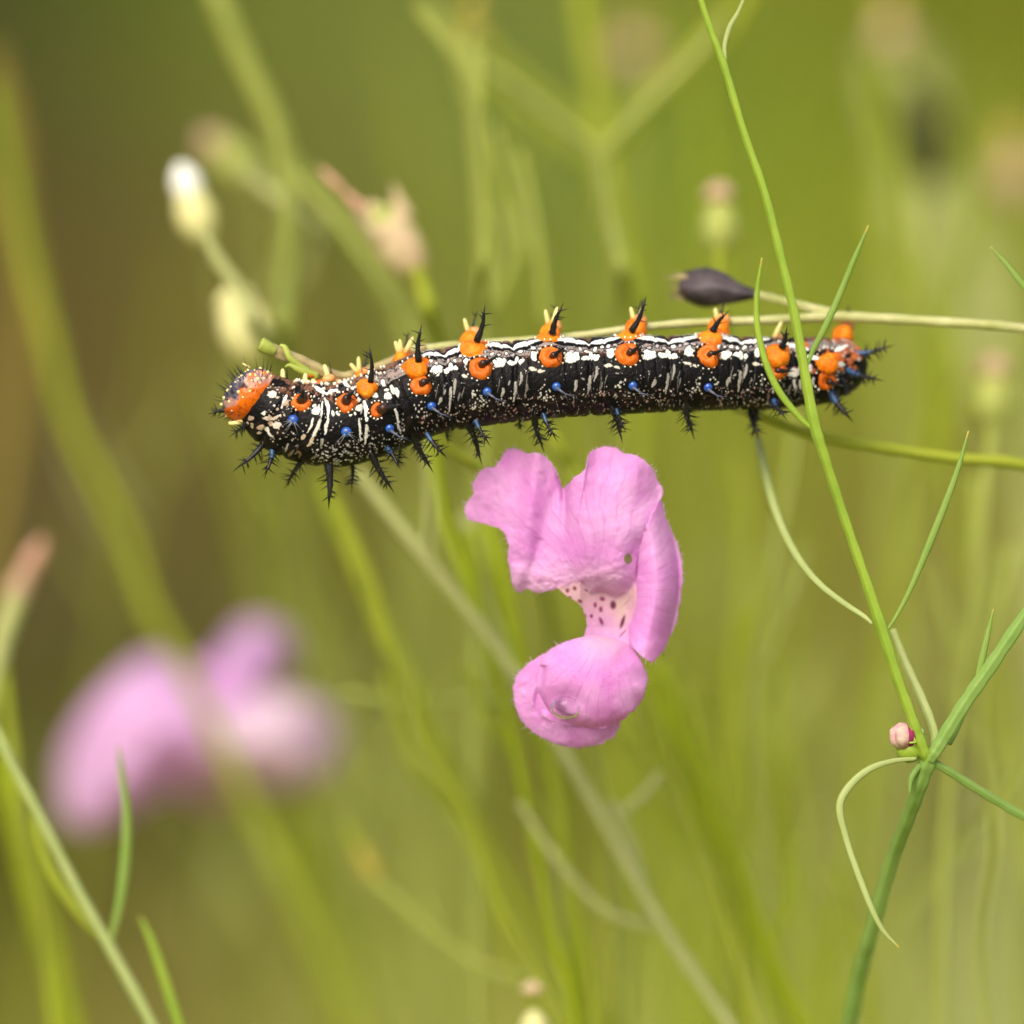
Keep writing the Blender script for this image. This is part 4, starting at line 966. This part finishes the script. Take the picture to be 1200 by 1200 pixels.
# ------------------------------------------------------------------ stems just behind
plant('grass_stalk', 'green horizontal stem running right from below the tail end', 'stem',
  stems=[([(860, 478, 1.5, 4), (900, 491, 1.4, 5.6), (960, 512, 1.5, 6), (1050, 527, 1.6, 6.6), (1120, 537, 1.7, 6.8), (1200, 545, 1.9, 7), (1300, 580, 2.4, 7), (1380, 700, 3, 7), (1420, 900, 4, 8), (1440, 1250, 5, 8)], 'yg', True)])
plant('grass_stalk', 'slightly blurred green stalk with thin leaves in the lower left corner', 'plant',
  stems=[([(-60, 730, 2.6, 5), (0, 866, 2.6, 6), (40, 945, 2.6, 6.5), (85, 1032, 2.6, 6.5), (125, 1104, 2.6, 7), (175, 1196, 2.6, 7), (215, 1290, 2.6, 7)], 'pale', True)],
  leaves=[([(130, 1102, 2.6, 3), (140, 1058, 2.6, 5), (147, 1000, 2.6, 6), (148, 950, 2.6, 5), (142, 905, 2.6, 3.5), (139, 874, 2.6, 1)], 'leaf', .5),
          ([(124, 1104, 2.8, 4), (92, 1068, 3, 7), (60, 1020, 3.2, 7), (44, 975, 3.3, 6), (38, 930, 3.4, 3)], 'yg', .6),
          ([(222, 1240, 2.9, 3), (208, 1196, 2.9, 5), (190, 1140, 2.9, 5), (176, 1100, 2.9, 4), (164, 1074, 2.9, 1.5)], 'stem', .5)])
plant('green_stalk', 'yellow green stalk peeking between the caterpillar and the pink flower', 'stem',
  stems=[([(455, 470, 2.2, 5), (505, 510, 2.4, 5), (535, 532, 2.6, 5.6), (562, 550, 2.8, 6), (600, 600, 3.2, 6), (640, 700, 6, 6), (660, 900, 20, 5), (650, 1250, 50, 5)], 'yg', True)])
plant('green_stalk', 'short stalk top showing in the notch between the two upper lobes', 'stem',
  stems=[([(640, 500, 4.5, 6), (655, 525, 4.5, 7), (668, 548, 4.7, 7), (682, 575, 5, 7), (700, 660, 9, 7), (712, 900, 30, 5), (716, 1250, 60, 5)], 'yg', True)])

# ------------------------------------------------------------------ blurred plants behind (each its own distance)
def blur_plant(label, stems, buds=(), leaves=(), name='wild_stem', cat_='stem', m='yg2'):
    stems = [[(a, b, d * (.72 if 6 < d < 20 else 1), r) for a, b, d, r in st] for st in stems]
    return plant(name, label, cat_, stems=[(s, m if len(s[0]) == 4 else m, k == 0) for k, s in enumerate(stems)], buds=buds, leaves=leaves, group='blurred stems in the meadow behind')
def S(d, r, *pts): return [(x, y, d, r) for x, y in pts]
blur_plant('pale straight stem passing behind the left edge of the pink flower', [S(4.6, 7.5, (418, 552), (470, 620), (540, 705), (600, 785), (660, 880), (720, 985), (780, 1090), (850, 1195), (900, 1280)), S(4.8, 6, (716, 940), (738, 985), (755, 1040), (765, 1075)), S(4.9, 5, (775, 905), (755, 930), (722, 958)),
    S(5, 5, (608, 940), (640, 990), (680, 1040), (715, 1070), (765, 1088))], m='palegrey')
blur_plant('mid green stem dropping from below the thorax to the bottom', [S(11, 11, (375, 560), (410, 640), (450, 735), (490, 830), (540, 930), (580, 1010), (640, 1110), (720, 1230)), S(11, 8, (440, 730), (470, 790), (505, 880), (560, 980))], m='yg')
blur_plant('bowed olive stem below the thorax', [S(9, 6, (450, 790), (480, 890), (530, 950), (570, 1030), (590, 1110), (650, 1220))], m='yg')
blur_plant('vertical vivid green stem behind the lower left of the flower', [S(8, 9, (570, 610), (590, 690), (605, 760), (640, 880), (660, 980), (672, 1100), (680, 1260)), S(8, 7, (548, 620), (560, 700), (580, 760))], m='yg3')
blur_plant('thick arching stem down the left side, crossing the blurred flower', [S(19.5, 9, (-10, 100), (12, 200), (32, 300), (58, 400), (80, 490), (118, 570), (152, 640), (180, 720), (225, 800), (262, 880), (310, 980), (360, 1080), (430, 1230))], m='yg')
blur_plant('broad ochre stalk at the upper left edge', [S(22, 12, (-20, 60), (5, 150), (15, 250), (30, 330), (20, 420), (0, 560), (-60, 900), (-120, 1250))], m='ochre_dark')
blur_plant('forked stem rising from behind the pair of left buds', [S(13, 12, (330, 420), (336, 300), (336, 220), (322, 150), (290, 80), (255, 0), (240, -60))[::-1] + [(335, 520, 30, 9), (345, 700, 50, 8), (350, 1250, 80, 8)], S(14, 10, (340, 190), (390, 250), (440, 320), (480, 390), (510, 450))], m='yg2')
blur_plant('dark edged stem below the left hand buds', [S(7, 8, (240, 275), (255, 305), (280, 340), (300, 385)) + [(330, 450, 14, 6), (350, 560, 30, 5), (370, 800, 50, 5), (390, 1250, 70, 5)]],
    buds=[dict(at=(238, 282), tip=(210, 190), r=25, d=7, mats=('cream', 'white'), frac=.66), dict(at=(300, 424), tip=(270, 338), r=34, d=6.5, mats=('cream', 'cream'), frac=.9)], m='palegrey', name='budding_stem', cat_='plant')
blur_plant('arching stem with a drooping rosy bud at its tip, left of centre', [S(12, 9, (285, 200), (320, 228), (352, 250)) + [(400, 300, 16, 8), (450, 400, 30, 7), (480, 600, 50, 6), (500, 1250, 80, 6)]],
    buds=[dict(at=(302, 214), tip=(234, 156), r=25, d=13, mats=('budgreen', 'rose'), frac=.8)], m='palegrey', name='budding_stem', cat_='plant')
blur_plant('stem topped by a pinkish torn calyx with a long beak', [S(5.5, 9, (480, 300), (494, 335), (504, 370)) + [(520, 430, 12, 8), (545, 520, 24, 7), (560, 700, 40, 6), (570, 1250, 70, 6)]],
    buds=[dict(at=(492, 322), tip=(430, 236), r=30, d=5.6, mats=('creamrose', 'budgreen'), frac=.85, teeth=3), dict(at=(430, 250), tip=(382, 204), r=6.5, d=5, mats=('rosetip', 'rosetip'), frac=.5)], m='yg', name='budding_stem', cat_='plant')
blur_plant('stem with a faint ochre tip and thin twin branches at top centre', [S(12, 9, (553, 40), (556, 120), (564, 200), (570, 300), (566, 400), (560, 700), (560, 1250)), S(14, 8, (500, 0), (535, 60), (556, 130)), S(12, 6, (575, 150), (600, 220), (620, 300)), S(12, 8, (590, 240), (600, 300), (575, 360))],
    buds=[dict(at=(554, 60), tip=(554, 8), r=16, d=12, mats=('ochre', 'ochre'))], m='yg2')
blur_plant('upright stem at top centre right with wide soft branches', [S(17, 13, (678, -50), (684, 20), (698, 100), (708, 190), (722, 270), (738, 340), (745, 500), (730, 800), (720, 1250)), S(18, 11, (708, 182), (760, 120), (810, 70), (850, 30), (880, -20)), S(20, 10, (705, 182), (650, 140), (590, 90), (540, 40))],
    buds=[], m='yg')
blur_plant('faint round tan bud high in the top centre', [S(24, 5, (742, 70), (735, 150), (725, 300), (740, 1250))], buds=[dict(at=(744, 84), tip=(742, 28), r=28, d=24, mats=('rose', 'ochre'), frac=.7)], m='yg2')
blur_plant('stem with a rounded green bud above the black seed pod', [S(6.5, 6, (843, 290), (845, 330), (848, 380)) + [(852, 450, 18, 5), (860, 600, 40, 5), (870, 1250, 80, 5)]],
    buds=[dict(at=(844, 298), tip=(843, 228), r=26, d=6.5, mats=('budgreen', 'rose'), frac=.85)], m='yg', name='budding_stem', cat_='plant')
blur_plant('tall stem with a rounded bud near the right edge', [S(8, 7, (1162, 500), (1155, 560), (1145, 680), (1135, 760), (1115, 900), (1105, 1050), (1100, 1250)), S(11, 8, (1100, 690), (1120, 750), (1130, 800)), S(11, 7, (1175, 640), (1150, 730), (1135, 790)), S(11, 7, (1060, 1080), (1110, 1010), (1150, 990))],
    buds=[dict(at=(1163, 502), tip=(1166, 428), r=27, d=8, mats=('budgreen', 'rose'), frac=.85)], m='yg2', name='budding_stem', cat_='plant')
blur_plant('wide pale grey green stem slanting down at upper right', [S(34, 30, (1050, 60), (1080, 200), (1120, 300), (1160, 400), (1200, 520), (1260, 800), (1300, 1250))],
    buds=[dict(at=(1096, 216), tip=(1062, 100), r=38, d=20, mats=('dark', 'dark'), frac=.9)], m='palegrey')
blur_plant('stem with a straw coloured bud at the top right', [S(20, 9, (1045, 60), (1040, 160), (1045, 400), (1050, 1250))], buds=[dict(at=(1046, 62), tip=(1040, -8), r=20, d=20, mats=('rose', 'ochre'))], m='yg2')
blur_plant('broad leaning yellow green clump stem right of the flower', [S(12, 13, (765, 780), (800, 860), (838, 950), (865, 1040), (900, 1130), (950, 1260)), S(11, 9, (770, 800), (790, 900), (850, 1000)), S(11, 5, (830, 1010), (790, 980), (770, 940))], m='yg3')
blur_plant('soft vertical stem right of the flower top', [S(14, 8, (862, 540), (878, 600), (872, 700), (862, 800), (860, 950), (850, 1250))], m='yg')
blur_plant('low curving stem with a yellow bud at bottom centre left', [S(9, 7, (435, 1030), (470, 1060), (510, 1095), (560, 1130), (640, 1160), (700, 1230)), S(9, 5, (500, 1050), (520, 1090))],
    buds=[dict(at=(446, 1038), tip=(414, 982), r=13, d=9, mats=('ochre', 'yg'), frac=.75)], m='yg2', name='budding_stem', cat_='plant')
blur_plant('stem with a pinkish bud at the left edge, midway down', [S(9, 13, (20, 700), (0, 760), (-25, 860), (-40, 1000), (-50, 1250))], buds=[dict(at=(10, 710), tip=(50, 632), r=15, d=9, mats=('rose', 'rosetip'), frac=.5)], m='palegrey', name='budding_stem', cat_='plant')
blur_plant('stem whose pale bud tip just enters at the bottom', [S(4, 8, (626, 1215), (628, 1300), (630, 1400))], buds=[dict(at=(627, 1225), tip=(625, 1180), r=19, d=4, mats=('cream', 'creamrose'), frac=.8)], m='yg2', name='budding_stem', cat_='plant')
blur_plant('dark green stem low in the left corner', [S(15, 12, (-10, 880), (20, 960), (45, 1060), (70, 1150), (95, 1250))], m='yg3')
blur_plant('short vertical stem at lower right of the grass', [S(10, 6, (975, 1020), (1000, 1080), (1015, 1130), (1030, 1250))], m='yg')
blur_plant('faint horizontal stem left of the lower lobe', [S(9, 5, (400, 812), (480, 824), (560, 822), (620, 830), (700, 900), (740, 1250))], m='yg2')
blur_plant('thin stem behind the twig, top right', [S(22, 12, (1190, 170), (1180, 260), (1190, 420), (1200, 700), (1210, 1250))], buds=[dict(at=(1192, 240), tip=(1190, 130), r=30, d=22, mats=('rose', 'ochre'))], m='yg2')
blur_plant('wide soft stem at bottom left of centre', [S(24, 18, (330, 960), (360, 1050), (390, 1140), (420, 1250))], m='yg')
blur_plant('hazy upright stem near the flower base', [S(30, 16, (500, 560), (505, 700), (520, 900), (525, 1250))], m='yg2')
blur_plant('pale hazy stalk in the lower right corner', [S(30, 16, (1180, 900), (1165, 1000), (1150, 1100), (1140, 1250))], m='palegrey')

blur_plant('thin stem with a forked top just left of top centre', [S(8, 5, (566, 60), (560, 150), (569, 240), (566, 340)) + [(560, 450, 20, 5), (560, 800, 50, 5), (560, 1250, 80, 5)], S(9, 5, (610, 180), (628, 270), (640, 380)), S(9, 6, (490, 10), (535, 70), (560, 130))], m='yg2')
blur_plant('pale forked stem crossing behind the top centre', [S(10, 8, (702, 182), (716, 260), (733, 340)) + [(740, 450, 25, 6), (745, 800, 50, 6), (745, 1250, 80, 6)], S(11, 8, (704, 180), (760, 122), (810, 72), (850, 25)), S(12, 7, (702, 180), (640, 130), (580, 85), (520, 50))], m='yg2')
blur_plant('faint pale stem between the caterpillar and lower lobe', [S(9, 6, (545, 600), (560, 680), (590, 760), (630, 850), (650, 950)) + [(670, 1250, 12, 6)], S(9, 4, (500, 500), (505, 580), (500, 660))], m='palegrey')
blur_plant('thin stem running down left of the lower lobe', [S(7, 6, (395, 590), (430, 670), (470, 780), (500, 880), (550, 960), (580, 1050), (640, 1160), (690, 1260)), S(8, 4, (470, 790), (440, 740), (420, 660)), S(8, 4, (520, 910), (500, 850), (500, 800))], m='yg')
blur_plant('slender stem behind the broad yellow green clump', [S(8, 6, (766, 790), (800, 870), (850, 980), (890, 1080), (930, 1180), (960, 1270)), S(9, 4, (850, 980), (820, 960), (795, 900)), S(8, 4, (905, 1110), (925, 1040), (920, 980))], m='yg3')
blur_plant('second slender stem in the clump right of the flower', [S(9, 7, (815, 800), (840, 900), (856, 1000), (868, 1100), (880, 1260)), S(11, 5, (858, 1010), (880, 930), (884, 860))], m='yg')
blur_plant('thin upright stem low in the centre', [S(7, 6, (640, 860), (655, 940), (668, 1040), (690, 1130), (705, 1260)), S(8, 4, (664, 1010), (640, 960), (620, 930))], m='yg')
blur_plant('thin wispy stem under the left bud pair', [S(9, 5, (330, 190), (338, 260), (330, 330), (326, 400)) + [(325, 500, 25, 5), (330, 800, 50, 5), (330, 1250, 80, 5)], S(10, 6, (250, 0), (290, 70), (322, 140), (335, 200)), S(10, 6, (340, 200), (385, 250), (430, 310), (470, 370))], m='yg2')
blur_plant('wispy stem at the lower right with fine side shoots', [S(9, 6, (1142, 560), (1138, 700), (1120, 860), (1108, 1000), (1100, 1260)), S(9, 4, (1130, 760), (1104, 700), (1096, 660)), S(9, 4, (1125, 820), (1160, 740), (1172, 660)), S(9, 4, (1110, 1000), (1150, 960), (1180, 900))], m='yg2')
blur_plant('dark olive stem edge at the far lower left', [S(9, 7, (0, 760), (12, 860), (24, 960), (50, 1080), (70, 1260))], m='yg')
blur_plant('thin bright stem between the broad clump and the lower lip', [S(7, 6, (735, 700), (752, 790), (790, 900), (822, 1000), (860, 1110), (900, 1260)), S(8, 4, (800, 930), (775, 900), (740, 890), (715, 850))], m='yg')
blur_plant('thin bright stem left of the flower with a forked foot', [S(7, 6, (500, 470), (520, 600), (560, 720), (600, 860), (625, 980), (650, 1100), (690, 1260)), S(8, 4, (600, 880), (570, 840), (548, 780))], m='yg3')
blur_plant('faint crossing stem right of centre', [S(10, 6, (940, 430), (925, 560), (900, 700), (885, 850), (900, 1000), (940, 1260)), S(10, 4, (895, 780), (930, 700), (945, 640))], m='yg2')
blur_plant('thin crooked stem near the right edge below the bud', [S(8, 5, (1190, 640), (1160, 760), (1150, 860), (1165, 980), (1150, 1100), (1160, 1260)), S(8, 4, (1152, 880), (1120, 830), (1110, 790)), S(8, 4, (1160, 960), (1190, 900))], m='yg2')
rs = random.Random(23)
for k in range(30):
    x = rs.choice([rs.uniform(380, 1180), rs.uniform(380, 1180), rs.uniform(20, 380)]); d = rs.uniform(14, 42); top = rs.choice([rs.uniform(-80, 350), rs.uniform(420, 900)]); dx = rs.choice([rs.uniform(-220, -60), rs.uniform(60, 320)])
    r = rs.uniform(4, 7.5); n_ = 5; pts = []
    for i_ in range(n_ + 1):
        t = i_ / n_; pts.append((x + dx * t + rs.uniform(-8, 8), top + (1270 - top) * t, d, r * (.6 + .4 * t)))
    sh = []
    for q in range(rs.randint(2, 4)):
        t = rs.uniform(.1, .8); sd = rs.choice([-1, 1]); bx, by = x + dx * t, top + (1270 - top) * t; ln = rs.uniform(60, 150)
        sh.append(([(bx, by, d, 3.5), (bx + sd * ln * .3, by - ln * .45, d, 4.5), (bx + sd * ln * .5, by - ln, d, 1.5)], rs.choice(['yg', 'yg2', 'palegrey']), .5))
    plant('wild_stem', 'faint blurred thin meadow stem with a few needle leaves', 'stem', stems=[(pts, rs.choice(['yg', 'yg2', 'yg2', 'yg3']), True)], leaves=sh, group='faint far meadow stems')

# ------------------------------------------------------------------ second flower, far out of focus
f2 = thing('blurred_pink_flower', 'large soft pink flower out of focus at lower left', 'flower', P(240, 860, 17))
bc = lambda X, Y, q: np.ones(X.shape + (3,)) * np.array(srgb(240, 204, 240)) * (1 + .1 * noise2(X / 40, Y / 40, 8, 3)[..., None])
bcl = lambda X, Y, q: np.ones(X.shape + (3,)) * np.array(srgb(246, 226, 240)) * (1 + .06 * noise2(X / 40, Y / 40, 9, 3)[..., None])
cup = lambda X, Y, q, a: -1.2 * (1 - q ** 2) + .3 * np.sin(a * 3) * q
fan_part('petal', [(75, 960), (72, 900), (88, 850), (130, 800), (170, 770), (220, 775), (255, 810), (278, 860), (282, 905), (240, 928), (190, 930), (150, 955), (120, 968), (95, 972)], (180, 850), cup, bc, f2, d=17, nr=12, na=80, thick=.1, wr=.1, seed=21, cilia=False)
fan_part('petal', [(240, 800), (252, 770), (280, 735), (310, 728), (338, 742), (345, 775), (325, 800), (312, 850), (262, 890), (225, 850)], (278, 800), cup, bc, f2, d=17.8, nr=12, na=80, thick=.1, wr=.1, seed=22, cilia=False)
fan_part('petal', [(235, 840), (290, 815), (345, 815), (385, 832), (400, 868), (384, 905), (345, 925), (290, 920), (245, 900)], (320, 868), cup, bcl, f2, d=16.6, nr=12, na=80, thick=.1, wr=.1, seed=23, cilia=False)
mb = MB(); mb.tube([P(245, 845, 17.5), P(240, 860, 19), P(240, 890, 20.5), P(245, 930, 21.5)], [.8, .7, .5, .2], 16); mb.build('corolla_tube', 'petal_far', f2)
pp, rr = stem_pts([(245, 930, 21.5, 7), (250, 1000, 28, 6), (260, 1250, 40, 6)], True, 8); mb = MB(); mb.tube(pp, rr, 8); mb.build('pedicel', 'yg', f2)

# clean up helper properties
for o in bpy.data.objects:
    for k in ('_o', 'is_root'):
        if k in o: del o[k]
